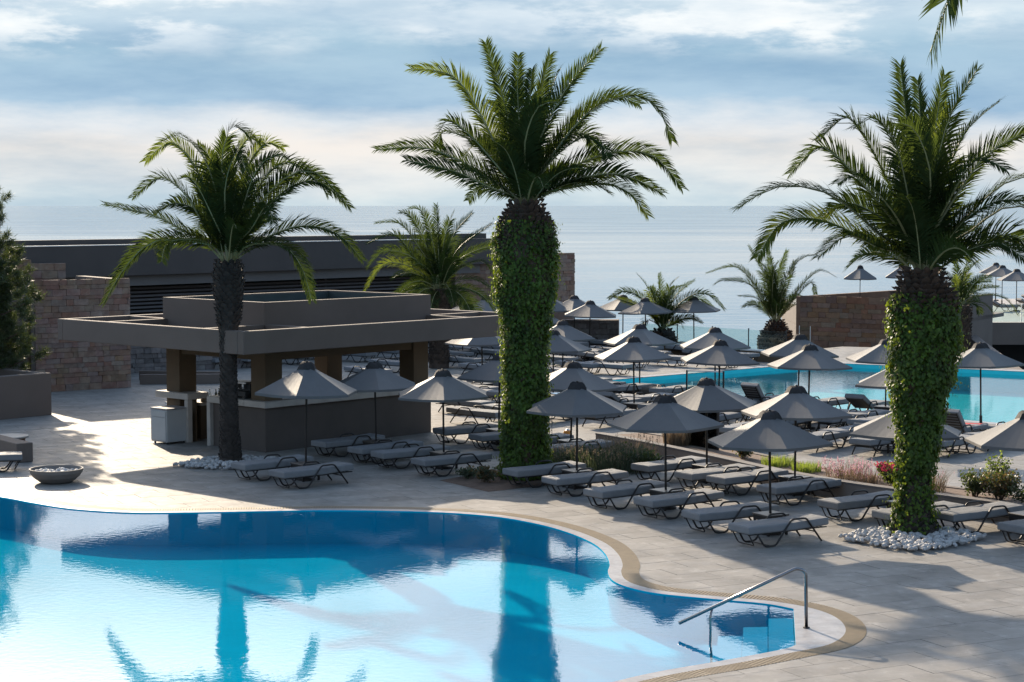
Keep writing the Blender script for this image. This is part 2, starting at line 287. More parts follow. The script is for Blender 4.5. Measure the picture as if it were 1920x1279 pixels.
                       [(-0.25, 0.0, 0.84), (-0.43, 0.05, 1.27), (-0.91, 0.1, 2.32), (-1.49, 0.15, 3.14), (-2.05, 0.2, 2.74)],
                       [(-0.27, 0.0, 0.69), (-0.74, -0.43, 1.37), (-1.45, -0.87, 1.99), (-1.93, -1.3, 1.83)],
                       [(-0.17, 0.0, 0.84), (-0.33, -0.2, 1.48), (-0.65, -0.4, 2.62), (-1.11, -0.6, 3.1), (-1.55, -0.8, 2.91)],
                       [(-0.08, 0.0, 1.06), (-0.17, -0.07, 2.1), (-0.39, -0.13, 3.15), (-0.54, -0.2, 4.16)],
                       [(-0.04, 0.0, 1.06), (-0.01, 0.2, 2.11), (-0.0, 0.4, 3.07), (-0.03, 0.6, 3.92)],
                       [(0.07, 0.0, 0.95), (0.18, -0.1, 2.0), (0.43, -0.2, 3.14), (0.94, -0.3, 4.07)],
                       [(0.02, 0.0, 0.95), (0.13, 0.17, 2.0), (0.32, 0.33, 3.27), (0.49, 0.5, 4.02)], [(0.11, 0.0, 0.84), (0.42, 0.13, 1.9), (0.88, 0.27, 2.9), (1.57, 0.4, 3.49)],
                       [(0.17, 0.0, 0.74), (0.53, -0.1, 1.48), (1.3, -0.2, 2.52), (2.6, -0.3, 3.09)], [(0.15, 0.0, 0.74), (0.36, -0.4, 1.42), (0.82, -0.8, 2.3), (1.32, -1.2, 2.1)],
                       [(0.2, 0.0, 0.53), (0.69, -0.13, 1.06), (1.59, -0.27, 1.89), (2.59, -0.4, 1.99)],
                       [(0.2, 0.0, 0.48), (0.86, 0.1, 0.84), (1.82, 0.2, 1.42), (3.03, 0.3, 0.95)],
                       [(0.21, 0.0, 0.32), (0.81, -0.13, 0.53), (1.61, -0.27, 0.85), (2.57, -0.4, 0.33)],
                       [(0.21, 0.0, 0.32), (0.63, -0.43, 0.49), (1.25, -0.87, 0.7), (1.65, -1.3, 0.41)],
                       [(0.04, 0.0, 0.95), (0.02, -0.5, 1.99), (-0.36, -1.0, 2.8), (-0.77, -1.5, 2.98)],
                       [(0.01, 0.0, 0.95), (-0.05, 0.43, 2.11), (0.35, 0.87, 3.19), (0.88, 1.3, 3.1)],
                       [(-0.22, 0.0, 0.63), (-0.56, 0.43, 1.05), (-1.35, 0.87, 1.48), (-1.92, 1.3, 1.04)]]},
 'short': {'base': (-2.972, 77.499),
           'crown': (-2.92, 3.191),
           'fronds': [[(-0.54, 0.0, 0.5), (-1.18, -0.17, 0.94), (-2.24, -0.33, 1.05), (-3.01, -0.5, -0.02)],
                      [(-0.43, 0.0, 0.71), (-0.97, 0.07, 1.19), (-1.84, 0.13, 2.22), (-2.93, 0.2, 1.88)],
                      [(-0.32, 0.0, 0.93), (-0.75, -0.1, 1.58), (-1.56, -0.2, 2.66), (-2.56, -0.3, 2.7)],
                      [(-0.28, 0.0, 0.93), (-0.65, 0.13, 2.01), (-1.19, 0.27, 2.98), (-1.63, 0.4, 3.13)],
                      [(-0.15, 0.0, 1.15), (-0.36, -0.13, 2.23), (-0.73, -0.27, 3.19), (-1.2, -0.4, 3.3)], [(-0.04, 0.0, 1.15), (-0.1, 0.0, 2.44), (-0.14, 0.0, 3.43)],
                      [(0.07, 0.0, 1.15), (0.22, 0.15, 2.22), (0.58, 0.3, 3.19)], [(0.18, 0.0, 1.04), (0.55, -0.1, 2.23), (1.31, -0.2, 3.09)],
                      [(0.28, 0.0, 0.82), (0.86, 0.15, 1.79), (2.1, 0.3, 2.65)], [(0.33, 0.0, 0.71), (0.98, -0.1, 1.36), (2.06, -0.2, 1.75), (2.6, -0.3, 1.37)],
                      [(0.39, 0.0, 0.5), (0.98, -0.2, 0.94), (1.74, -0.4, 1.16), (2.28, -0.6, 0.52)],
                      [(-0.41, 0.0, 0.61), (-1.17, -0.33, 1.37), (-2.22, -0.67, 1.59), (-2.84, -1.0, 0.96)]]},
 'stair': {'base': (19.744, 84.0),
           'crown': (19.705, 2.224),
           'fronds': [[(0.04, 0.0, 0.52), (0.16, 0.0, 1.45), (0.48, 0.0, 2.2)], [(0.11, 0.0, 0.52), (0.36, 0.15, 1.45), (0.88, 0.3, 1.96)],
                      [(0.18, 0.0, 0.4), (0.65, -0.15, 0.99), (1.27, -0.3, 1.07)], [(0.23, 0.0, 0.28), (0.96, 0.15, 0.74), (1.77, 0.3, 0.79)],
                      [(0.28, 0.0, 0.16), (1.02, -0.1, 0.45), (1.94, -0.2, 0.29), (2.46, -0.3, -0.41)], [(0.19, 0.0, 0.05), (0.65, -0.2, 0.06), (0.8, -0.4, -0.35)],
                      [(-0.12, 0.0, 0.4), (-0.47, 0.1, 1.22), (-0.92, 0.2, 1.56)], [(-0.19, 0.0, 0.28), (-0.86, -0.1, 0.76), (-1.58, -0.2, 0.57)],
                      [(-0.01, 0.0, 0.52), (-0.09, 0.2, 1.45), (-0.17, 0.4, 1.91)], [(-0.24, 0.0, 0.16), (-0.87, -0.2, 0.29), (-1.37, -0.4, -0.4)]]}}

# ------------------------------------------------------------------ materials
def nmath(nt, op, a, b=None):
    n = nt.nodes.new('ShaderNodeMath'); n.operation = op
    for i, v in enumerate((a, b)):
        if v is None: continue
        if isinstance(v, (int, float)): n.inputs[i].default_value = v
        else: nt.links.new(v, n.inputs[i])
    return n.outputs[0]
def material(name, col, rough=0.7, var=0.15, scale=4.0, bump=0.0, bscale=None, metal=0.0, spec=0.5, tint=None, tfac=0.3, tscale=0.8, per_obj=0.0, per_island=0.0,
             transl=0.0, tcol=None, stretch=(1, 1, 1), rvar=0.0, coord='Position', hue=0.0, scuff=None):
    m = bpy.data.materials.new(name); m.use_nodes = True
    nt = m.node_tree; N, L = nt.nodes, nt.links
    p = N['Principled BSDF']
    if coord == 'Position':
        vec = N.new('ShaderNodeNewGeometry').outputs['Position']
    else:
        vec = N.new('ShaderNodeTexCoord').outputs[coord]
    mp = N.new('ShaderNodeMapping'); mp.inputs['Scale'].default_value = stretch
    L.new(vec, mp.inputs['Vector'])
    vec = mp.outputs[0]
    def noise(s, d=6, r=0.6):
        n = N.new('ShaderNodeTexNoise'); n.inputs['Scale'].default_value = s
        n.inputs['Detail'].default_value = d; n.inputs['Roughness'].default_value = r
        L.new(vec, n.inputs['Vector']); return n.outputs['Fac']
    def mix(f, a, b, blend='MIX'):
        n = N.new('ShaderNodeMix'); n.data_type = 'RGBA'; n.blend_type = blend
        if isinstance(f, (int, float)): n.inputs[0].default_value = f
        else: L.new(f, n.inputs[0])
        for i, v in ((6, a), (7, b)):
            if isinstance(v, tuple): n.inputs[i].default_value = (*v[:3], 1)
            else: L.new(v, n.inputs[i])
        return n.outputs[2]
    nf = noise(scale)
    mr = N.new('ShaderNodeMapRange'); L.new(nf, mr.inputs[0])
    mr.inputs[1].default_value = .3; mr.inputs[2].default_value = .7
    c = mix(mr.outputs[0], tuple(x * (1 - var) for x in col), tuple(min(1, x * (1 + var)) for x in col))
    if tint:
        n2 = noise(tscale, 4)
        m2 = N.new('ShaderNodeMapRange'); L.new(n2, m2.inputs[0])
        m2.inputs[1].default_value = .45; m2.inputs[2].default_value = .68; m2.inputs[4].default_value = tfac
        c = mix(m2.outputs[0], c, tint)
    if scuff:
        n4 = noise(2.2, 12, .72); m4 = N.new('ShaderNodeMapRange'); L.new(n4, m4.inputs[0])
        m4.inputs[1].default_value = .54; m4.inputs[2].default_value = .70; m4.inputs[4].default_value = .55
        c = mix(m4.outputs[0], c, scuff)
        n5 = noise(.7, 9, .7); m5 = N.new('ShaderNodeMapRange'); L.new(n5, m5.inputs[0])
        m5.inputs[1].default_value = .56; m5.inputs[2].default_value = .74; m5.inputs[4].default_value = .45
        c = mix(m5.outputs[0], c, tuple(x * .42 for x in scuff))
    for amt, src in ((per_obj, 'obj'), (per_island, 'isl')):
        if amt:
            v = N.new('ShaderNodeObjectInfo').outputs['Random'] if src == 'obj' else N.new('ShaderNodeNewGeometry').outputs['Random Per Island']
            hs = N.new('ShaderNodeHueSaturation')
            L.new(c, hs.inputs['Color'])
            k = N.new('ShaderNodeMapRange'); L.new(v, k.inputs[0])
            k.inputs[3].default_value = 1 - amt; k.inputs[4].default_value = 1 + amt
            L.new(k.outputs[0], hs.inputs['Value'])
            if hue:
                fr = nmath(nt, 'FRACT', nmath(nt, 'MULTIPLY', v, 7.31))
                k2 = N.new('ShaderNodeMapRange'); L.new(fr, k2.inputs[0])
                k2.inputs[3].default_value = 0.5 - hue; k2.inputs[4].default_value = 0.5 + hue
                L.new(k2.outputs[0], hs.inputs['Hue'])
                k3 = N.new('ShaderNodeMapRange'); L.new(nmath(nt, 'FRACT', nmath(nt, 'MULTIPLY', v, 13.7)), k3.inputs[0])
                k3.inputs[3].default_value = 0.8; k3.inputs[4].default_value = 1.25
                L.new(k3.outputs[0], hs.inputs['Saturation'])
            c = hs.outputs[0]
    L.new(c, p.inputs['Base Color'])
    p.inputs['Roughness'].default_value = rough
    if rvar:
        k = N.new('ShaderNodeMapRange'); L.new(noise(scale * 2.3), k.inputs[0])
        k.inputs[1].default_value = .3; k.inputs[2].default_value = .7
        k.inputs[3].default_value = max(0.02, rough - rvar); k.inputs[4].default_value = min(1, rough + rvar)
        L.new(k.outputs[0], p.inputs['Roughness'])
    p.inputs['Metallic'].default_value = metal
    p.inputs['Specular IOR Level'].default_value = spec
    if bump:
        b = N.new('ShaderNodeBump'); b.inputs['Strength'].default_value = min(1, bump); b.inputs['Distance'].default_value = 0.02
        L.new(noise(bscale or scale * 6, 8), b.inputs['Height']); L.new(b.outputs[0], p.inputs['Normal'])
    if transl:
        t = N.new('ShaderNodeBsdfTranslucent')
        if tcol: t.inputs['Color'].default_value = (*tcol, 1)
        else: L.new(c, t.inputs['Color'])
        ms = N.new('ShaderNodeMixShader'); ms.inputs[0].default_value = transl
        L.new(p.outputs[0], ms.inputs[1]); L.new(t.outputs[0], ms.inputs[2])
        L.new(ms.outputs[0], N['Material Output'].inputs['Surface'])
    return m
M = {}
M['paver'] = material('paving stone', (.205, .193, .178), .62, .24, 1.3, .35, 9, tint=(.275, .255, .23), tfac=.55, tscale=.45, per_island=.09, rvar=.12, spec=.2, scuff=(.40, .38, .355))
M['paver_piece'] = material('loose paving stone', (.205, .193, .178), .62, .24, 1.3, .35, 9, tint=(.275, .255, .23), tfac=.55, tscale=.45, per_obj=.09, rvar=.12, spec=.2, scuff=(.40, .38, .355))
M['grout'] = material('grout', (.17, .158, .145), .9, .2, 5, .3)
M['marble'] = material('pool coping marble', (.28, .27, .272), .45, .22, 3, .15, 14, tint=(.19, .19, .205), tfac=.6, tscale=2.5, rvar=.12)
M['grate'] = material('drain grate', (.21, .155, .09), .6, .12, 5)
M['grate_gap'] = material('drain channel', (.06, .05, .045), .8, .1, 5)
M['basin'] = material('pool plaster', (.003, .40, .58), .8, .08, .6, spec=0.0)
M['step_tile'] = material('pool step plaster', (.03, .32, .52), .8, .08, .8, spec=0.0)
M['basin2'] = material('second pool plaster', (.06, .58, .64), .8, .08, .5, spec=0.0)
M['plaster'] = material('taupe render', (.115, .09, .076), .85, .09, .9, .2, 30, tint=(.14, .108, .092), tfac=.5, tscale=.35)
M['plaster_wall'] = material('planter wall render', (.20, .165, .145), .85, .1, .9, .2, 30, tint=(.23, .195, .17), tfac=.5, tscale=.4)
M['plaster_low'] = material('dark counter render', (.07, .057, .05), .85, .14, .9, .25, 30, tint=(.085, .07, .06), tfac=.6, tscale=.5)
M['plaster_dark'] = material('dark taupe fascia render', (.058, .049, .046), .8, .08, .6, .12, 30, tint=(.07, .058, .054), tfac=.4, tscale=.3)
M['plaster_pale'] = material('pale band render', (.12, .11, .108), .85, .08, .8, .1, 30)
M['plaster_tan'] = material('tan column render', (.085, .056, .03), .8, .12, 1.2, .15, 30)
M['roof_deck'] = material('roof membrane', (.14, .125, .11), .9, .2, 1.2, .2)
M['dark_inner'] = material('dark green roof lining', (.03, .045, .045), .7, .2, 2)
M['cap_metal'] = material('white drip edge', (.62, .60, .57), .45, .08, 3)
M['louvre'] = material('dark louvre', (.055, .045, .042), .5, .12, 3, per_obj=.15)
M['black'] = material('opening shade', (.012, .011, .011), .9, .1, 2)  # near-black colour stands in for the shade inside openings
M['concrete'] = material('counter concrete', (.34, .31, .28), .6, .14, 2.4, .2, 20)
M['stone'] = material('wall stone', (.18, .115, .088), .85, .22, 5, .7, 16, tint=(.24, .195, .155), tfac=.55, tscale=3, per_obj=.16, hue=.016)
M['stone_dark'] = material('brown wall stone', (.135, .078, .052), .85, .22, 5, .7, 16, tint=(.17, .10, .065), tfac=.5, tscale=3, per_obj=.2, hue=.018)
M['rubble'] = material('rubble stone', (.13, .115, .11), .9, .25, 6, .8, 14, per_obj=.35, hue=.02)
M['mortar'] = material('mortar', (.125, .085, .066), .95, .2, 6, .4)
M['mattress'] = material('grey-taupe cushion cloth', (.165, .170, .180), .75, .08, 6, .25, 160, per_obj=.08, spec=.35)
M['frame'] = material('dark bronze tube', (.022, .019, .018), .45, .15, 8, spec=.35)
M['table'] = material('dark table', (.055, .047, .043), .42, .15, 6, .1, 40, per_obj=.1)
M['canopy'] = material('taupe parasol cloth', (.106, .107, .111), .6, .06, 3, .2, 60, per_obj=.10, transl=.07, tcol=(.3, .25, .19), spec=.28, coord='Object')
M['cap'] = material('charcoal parasol vent', (.032, .030, .031), .8, .15, 6, .3, 30, per_obj=.2, spec=.2)
M['pole'] = material('bronze pole', (.018, .015, .014), .55, .15, 8, spec=.25)
M['steel'] = material('brushed steel rail', (.22, .22, .23), .25, .06, 10, metal=1.0)
M['appliance'] = material('grey appliance enamel', (.36, .37, .375), .4, .05, 3, .05, 50)
M['rubber'] = material('black rubber', (.02, .02, .02), .7, .1, 5)
M['red'] = material('red enamel', (.45, .015, .012), .35, .08, 6)
M['red_cloth'] = material('red towel', (.42, .02, .03), .9, .15, 8, .3, 80)
M['blue_cloth'] = material('blue towel', (.10, .27, .48), .9, .12, 8, .3, 80)
M['amber'] = material('amber lantern shade', (.55, .30, .06), .45, .2, 6, transl=.4)
M['china'] = material('white china', (.72, .70, .67), .3, .05, 6)
M['chrome'] = material('dull chrome', (.45, .45, .45), .3, .1, 6, metal=.9)
M['wood'] = material('dark stump wood', (.16, .09, .055), .7, .3, 8, .5, 20, stretch=(1, 1, .2))
M['bowl'] = material('cast concrete bowl', (.15, .135, .125), .75, .12, 3, .25, 24)
M['pebble'] = material('white pebble', (.36, .35, .345), .7, .10, 6, .3, 14, per_obj=.16, per_island=0)
M['pebble_mass'] = material('white pebble heap', (.36, .35, .345), .7, .10, 6, .3, 14, per_island=.2)
M['scaly'] = material('scaly palm boot', (.105, .092, .07), .9, .3, 7, .8, 24, per_island=.4)
M['soil'] = material('dry soil', (.12, .075, .052), .95, .35, 6, .8, 12)
M['bark'] = material('palm bark', (.034, .027, .023), .9, .3, 7, .8, 24, per_island=.35)
M['boot'] = material('palm boot fibre', (.06, .038, .027), .9, .35, 9, .8, 30, per_island=.4)
M['rachis'] = material('frond rib', (.20, .20, .09), .5, .2, 4)  # pale rib colour also stands in for glints along the midribs
M['frond'] = material('palm leaflet', (.030, .046, .018), .55, .3, 2.2, transl=.26, tcol=(.10, .145, .022), per_island=.25, spec=0.0, per_obj=.2)
M['frond_yellow'] = material('sunny palm leaflet', (.055, .072, .020), .55, .3, 2.2, transl=.34, tcol=(.20, .25, .03), per_island=.25, spec=0.0, per_obj=.18)  # yellow of low hanging tips, plus backlight put into the colour
M['ivy'] = material('ivy leaf', (.050, .095, .014), .5, .35, 3, transl=.36, tcol=(.25, .33, .02), per_island=.5, spec=.3, tint=(.018, .042, .010), tfac=.75, tscale=1.7)
M['pine'] = material('pine needle', (.035, .055, .022), .55, .3, 2, transl=.25, tcol=(.10, .13, .02), per_island=.4)
M['shrub'] = material('shrub leaf', (.040, .060, .028), .55, .3, 2, transl=.3, tcol=(.12, .16, .03), per_island=.45)
M['olive'] = material('rust-tipped leaf', (.10, .065, .030), .55, .35, 2, transl=.3, tcol=(.24, .17, .05), per_island=.5)
M['lavender'] = material('grey-green stalk', (.055, .075, .045), .7, .3, 3, transl=.25, tcol=(.14, .17, .07), per_island=.4)
M['straw'] = material('straw stalk', (.22, .16, .10), .8, .3, 3, transl=.3, per_island=.4)
M['lime'] = material('lime grass blade', (.12, .17, .035), .6, .3, 3, transl=.4, tcol=(.30, .38, .05), per_island=.3)
M['pink'] = material('pink petal', (.55, .30, .36), .7, .2, 6, transl=.4, per_island=.25)
M['crimson'] = material('crimson petal', (.40, .03, .08), .7, .2, 6, transl=.4, tcol=(.55, .05, .10), per_island=.35)
M['brown_trunk'] = material('pine bark', (.09, .06, .045), .9, .3, 6, .8, 14)

def water(name, body, ior, wave, strength, stretch, rough=0.0):
    m = bpy.data.materials.new(name); m.use_nodes = True
    nt = m.node_tree; N, L = nt.nodes, nt.links
    N.remove(N['Principled BSDF'])
    g = N.new('ShaderNodeNewGeometry')
    mp = N.new('ShaderNodeMapping'); mp.inputs['Scale'].default_value = stretch
    mp.inputs['Rotation'].default_value = (0, 0, R(-8))
    L.new(g.outputs['Position'], mp.inputs['Vector'])
    n = N.new('ShaderNodeTexNoise'); n.inputs['Scale'].default_value = wave; n.inputs['Detail'].default_value = 3; n.inputs['Roughness'].default_value = .5
    L.new(mp.outputs[0], n.inputs['Vector'])
    b = N.new('ShaderNodeBump'); b.inputs['Strength'].default_value = 1.0; b.inputs['Distance'].default_value = strength
    L.new(n.outputs['Fac'], b.inputs['Height'])
    lw = N.new('ShaderNodeLayerWeight'); lw.inputs['Blend'].default_value = .5   # same reflectance seen from above and below
    L.new(b.outputs[0], lw.inputs['Normal'])
    f0 = ((ior - 1) / (ior + 1)) ** 2
    fr = N.new('ShaderNodeMath'); fr.operation = 'MULTIPLY_ADD'
    L.new(nmath(nt, 'POWER', lw.outputs['Facing'], 5.0), fr.inputs[0])
    fr.inputs[1].default_value = 1 - f0; fr.inputs[2].default_value = f0
    gl = N.new('ShaderNodeBsdfGlossy'); gl.inputs['Roughness'].default_value = rough
    L.new(b.outputs[0], gl.inputs['Normal'])
    tr = N.new('ShaderNodeBsdfTransparent'); tr.inputs['Color'].default_value = (*body, 1)
    mx = N.new('ShaderNodeMixShader')
    L.new(fr.outputs[0], mx.inputs[0]); L.new(tr.outputs[0], mx.inputs[1]); L.new(gl.outputs[0], mx.inputs[2])
    L.new(mx.outputs[0], N['Material Output'].inputs['Surface'])
    return m
M['water'] = water('pool water', (.72, .93, .97), 1.9, 7.0, 0.0012, (1, 1.0, 1))
M['water2'] = water('second pool water', (.72, .95, .97), 1.8, 5.0, 0.003, (1, 1.0, 1))
def sea_material():
    m = bpy.data.materials.new('sea water'); m.use_nodes = True
    nt = m.node_tree; N, L = nt.nodes, nt.links
    p = N['Principled BSDF']
    p.inputs['Base Color'].default_value = (.12, .19, .235, 1)
    p.inputs['Roughness'].default_value = .12
    p.inputs['IOR'].default_value = 1.33
    g = N.new('ShaderNodeNewGeometry')
    mp = N.new('ShaderNodeMapping'); mp.inputs['Scale'].default_value = (.35, 1.0, 1)
    L.new(g.outputs['Position'], mp.inputs['Vector'])
    hs = []
    for s, d in ((.25, 6), (.02, 4)):
        n = N.new('ShaderNodeTexNoise'); n.inputs['Scale'].default_value = s; n.inputs['Detail'].default_value = d
        L.new(mp.outputs[0], n.inputs['Vector']); hs.append(n.outputs['Fac'])
    b = N.new('ShaderNodeBump'); b.inputs['Strength'].default_value = .5; b.inputs['Distance'].default_value = .16
    L.new(hs[0], b.inputs['Height']); L.new(b.outputs[0], p.inputs['Normal'])
    k = N.new('ShaderNodeMapRange'); L.new(hs[1], k.inputs[0]); k.inputs[1].default_value = .35; k.inputs[2].default_value = .65
    k.inputs[3].default_value = .04; k.inputs[4].default_value = .14
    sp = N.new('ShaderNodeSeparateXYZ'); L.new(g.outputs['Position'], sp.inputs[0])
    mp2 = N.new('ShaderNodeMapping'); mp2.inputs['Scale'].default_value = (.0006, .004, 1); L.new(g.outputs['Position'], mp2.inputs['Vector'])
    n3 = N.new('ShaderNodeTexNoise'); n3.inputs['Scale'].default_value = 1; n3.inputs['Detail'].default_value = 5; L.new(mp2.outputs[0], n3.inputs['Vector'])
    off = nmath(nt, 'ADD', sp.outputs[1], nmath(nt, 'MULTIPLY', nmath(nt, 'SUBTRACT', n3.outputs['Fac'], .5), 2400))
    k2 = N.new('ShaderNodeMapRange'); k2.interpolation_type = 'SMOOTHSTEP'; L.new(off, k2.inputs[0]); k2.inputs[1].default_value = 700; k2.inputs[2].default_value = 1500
    mxc = N.new('ShaderNodeMix'); mxc.data_type = 'RGBA'; L.new(k2.outputs[0], mxc.inputs[0])     # darker colour painted offshore, for ruffled water mirroring less bright sky
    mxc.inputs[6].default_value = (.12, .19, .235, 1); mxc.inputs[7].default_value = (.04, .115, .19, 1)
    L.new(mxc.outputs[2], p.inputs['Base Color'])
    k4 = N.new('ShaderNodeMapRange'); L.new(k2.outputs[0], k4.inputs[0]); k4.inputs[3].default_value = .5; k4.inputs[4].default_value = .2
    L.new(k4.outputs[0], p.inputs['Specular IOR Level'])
    df = N.new('ShaderNodeBsdfDiffuse'); df.inputs['Color'].default_value = (.085, .20, .30, 1)   # flat water colour mixed in offshore, standing in for lost sky reflection
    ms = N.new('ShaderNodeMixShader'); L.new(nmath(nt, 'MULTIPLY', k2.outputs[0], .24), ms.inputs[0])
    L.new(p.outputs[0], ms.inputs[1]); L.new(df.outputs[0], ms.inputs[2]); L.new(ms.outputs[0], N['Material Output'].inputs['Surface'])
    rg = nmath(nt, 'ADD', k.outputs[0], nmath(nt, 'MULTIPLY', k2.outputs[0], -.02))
    L.new(rg, p.inputs['Roughness'])
    return m
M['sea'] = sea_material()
def glass(name, tint):
    m = bpy.data.materials.new(name); m.use_nodes = True
    nt = m.node_tree; N, L = nt.nodes, nt.links
    N.remove(N['Principled BSDF'])
    fr = N.new('ShaderNodeFresnel'); fr.inputs['IOR'].default_value = 1.4
    gl = N.new('ShaderNodeBsdfGlossy'); gl.inputs['Roughness'].default_value = .02
    tr = N.new('ShaderNodeBsdfTransparent'); tr.inputs['Color'].default_value = (*tint, 1)
    mx = N.new('ShaderNodeMixShader')
    L.new(fr.outputs[0], mx.inputs[0]); L.new(tr.outputs[0], mx.inputs[1]); L.new(gl.outputs[0], mx.inputs[2])
    L.new(mx.outputs[0], N['Material Output'].inputs['Surface'])
    return m
M['glass'] = glass('balustrade glass', (.86, .95, .94))
M['glassware'] = glass('drinking glass', (.80, .84, .82))
M['dark_glass'] = material('dark bottle glass', (.02, .03, .018), .12, .2, 5)

# ------------------------------------------------------------------ builders
class MB:
    """collects geometry for one mesh object"""
    def __init__(self): self.v, self.f, self.mi, self.cur = [], [], [], 0
    def add(self, vs, fs):
        o = len(self.v)
        self.v.extend([tuple(p) for p in vs])
        for f in fs:
            self.f.append(tuple(i + o for i in f)); self.mi.append(self.cur)
    def box(self, lo, hi, rz=0, about=None, bev=0.0):
        x0, y0, z0 = lo; x1, y1, z1 = hi
        if bev:
            b = bev
            vs, fs = chamfer_box(x0, y0, z0, x1, y1, z1, b)
        else:
            vs = [(x0, y0, z0), (x1, y0, z0), (x1, y1, z0), (x0, y1, z0), (x0, y0, z1), (x1, y0, z1), (x1, y1, z1), (x0, y1, z1)]
            fs = [(0, 3, 2, 1), (4, 5, 6, 7), (0, 1, 5, 4), (1, 2, 6, 5), (2, 3, 7, 6), (3, 0, 4, 7)]
        if rz:
            c, s = cos(rz), sin(rz); ax, ay = about or (0, 0)
            vs = [(ax + (x - ax) * c - (y - ay) * s, ay + (x - ax) * s + (y - ay) * c, z) for x, y, z in vs]
        self.add(vs, fs)
    def tube(self, pts, r, n=8, r1=None, cap=True):
        pts = [Vector(p) for p in pts]; m = len(pts)
        up = Vector((0, 0, 1)); rings = []
        prev = None
        for i, p in enumerate(pts):
            t = (pts[min(i + 1, m - 1)] - pts[max(i - 1, 0)]).normalized()
            if prev is None:
                a = t.cross(up if abs(t.z) < .95 else Vector((1, 0, 0))).normalized()
            else:
                a = (prev - t * prev.dot(t))
                a = a.normalized() if a.length > 1e-6 else t.orthogonal().normalized()
            prev = a; b = t.cross(a)
            rr = r if r1 is None else r + (r1 - r) * i / (m - 1)
            rings.append([p + (a * cos(2 * pi * k / n) + b * sin(2 * pi * k / n)) * rr for k in range(n)])
        vs = [q for ring in rings for q in ring]
        fs = [(i * n + k, i * n + (k + 1) % n, (i + 1) * n + (k + 1) % n, (i + 1) * n + k) for i in range(m - 1) for k in range(n)]
        if cap:
            fs.append(tuple(range(n))[::-1]); fs.append(tuple((m - 1) * n + k for k in range(n)))
        self.add(vs, fs)
    def lathe(self, prof, n=24, c=(0, 0, 0), closed=False):
        vs = []
        for r, z in prof:
            for k in range(n):
                a = 2 * pi * k / n
                vs.append((c[0] + r * cos(a), c[1] + r * sin(a), c[2] + z))
        m = len(prof)
        fs = [(i * n + k, i * n + (k + 1) % n, (i + 1) * n + (k + 1) % n, (i + 1) * n + k) for i in range(m - 1) for k in range(n)]
        if not closed:
            fs.append(tuple(range(n))[::-1]); fs.append(tuple((m - 1) * n + k for k in range(n)))
        self.add(vs, fs)
    def prism(self, poly, z0, z1):
        n = len(poly)
        tri = tessellate_polygon([[Vector((x, y, 0)) for x, y in poly]])
        self.add([(x, y, z0) for x, y in poly] + [(x, y, z1) for x, y in poly],
                 [tuple(t) for t in tri] + [tuple(i + n for i in t) for t in tri] + [(i, (i + 1) % n, (i + 1) % n + n, i + n) for i in range(n)])
    def sheet(self, poly, z):
        tri = []
        for t in tessellate_polygon([[Vector((x, y, 0)) for x, y in poly]]):
            (ax, ay), (bx, by), (cx, cy) = (poly[i] for i in t)
            tri.append(tuple(t) if (bx - ax) * (cy - ay) - (cx - ax) * (by - ay) > 0 else tuple(t)[::-1])   # face up
        self.add([(x, y, z) for x, y in poly], tri)
    def mesh(self, name, mats, smooth=False):
        me = bpy.data.meshes.new(name)
        me.from_pydata(self.v, [], self.f)
        for m in (mats if isinstance(mats, (list, tuple)) else [mats]): me.materials.append(m)
        if any(self.mi): me.polygons.foreach_set('material_index', self.mi)
        if smooth: me.polygons.foreach_set('use_smooth', [True] * len(me.polygons))
        me.update()
        bm = bmesh.new(); bm.from_mesh(me)
        bmesh.ops.recalc_face_normals(bm, faces=bm.faces) if getattr(self, 'fix', True) else None
        bm.to_mesh(me); bm.free()
        return me
    def build(self, name, mats, parent=None, smooth=False, auto=None):
        me = self.mesh(name, mats, smooth)
        return link(name, me, parent)
def link(name, me, parent=None, loc=None):
    o = bpy.data.objects.new(name, me); COL.objects.link(o)
    if parent is not None: o.parent = parent
    if loc: o.location = loc
    return o
def chamfer_box(x0, y0, z0, x1, y1, z1, b):
    vs = []
    for z, d in ((z0, b), (z0 + b, 0), (z1 - b, 0), (z1, b)):
        e = d
        X0, X1, Y0, Y1 = x0 + e, x1 - e, y0 + e, y1 - e
        c = b if d == 0 else b * .6
        vs += [(X0 + c, Y0, z), (X1 - c, Y0, z), (X1, Y0 + c, z), (X1, Y1 - c, z), (X1 - c, Y1, z), (X0 + c, Y1, z), (X0, Y1 - c, z), (X0, Y0 + c, z)]
    fs = [tuple(range(8))[::-1], tuple(range(24, 32))]
    for l in range(3):
        for k in range(8):
            fs.append((l * 8 + k, l * 8 + (k + 1) % 8, (l + 1) * 8 + (k + 1) % 8, (l + 1) * 8 + k))
    return vs, fs
def tag(o, label=None, cat=None, group=None, kind=None):
    if label: o['label'] = label
    if cat: o['category'] = cat
    if group: o['group'] = group
    if kind: o['kind'] = kind
    return o
def thing(name, loc, rz=0, label=None, cat=None, group=None, kind=None):
    o = bpy.data.objects.new(name, None); COL.objects.link(o)
    o.empty_display_size = .3
    o.location = loc; o.rotation_euler = (0, 0, rz)
    return tag(o, label, cat, group, kind)
def copy_tree(src, parent=None, kids=None):
    c = src.copy(); COL.objects.link(c)
    if parent is not None: c.parent = parent
    for ch in KIDS.get(src.name, ()):
        copy_tree(ch, c)
    return c
KIDS = {}
def remember(root):
    """note the parts of a finished prototype so that it can be copied"""
    for o in bpy.data.objects:
        if o.parent is not None:
            KIDS.setdefault(o.parent.name, [])
            if o not in KIDS[o.parent.name]: KIDS[o.parent.name].append(o)
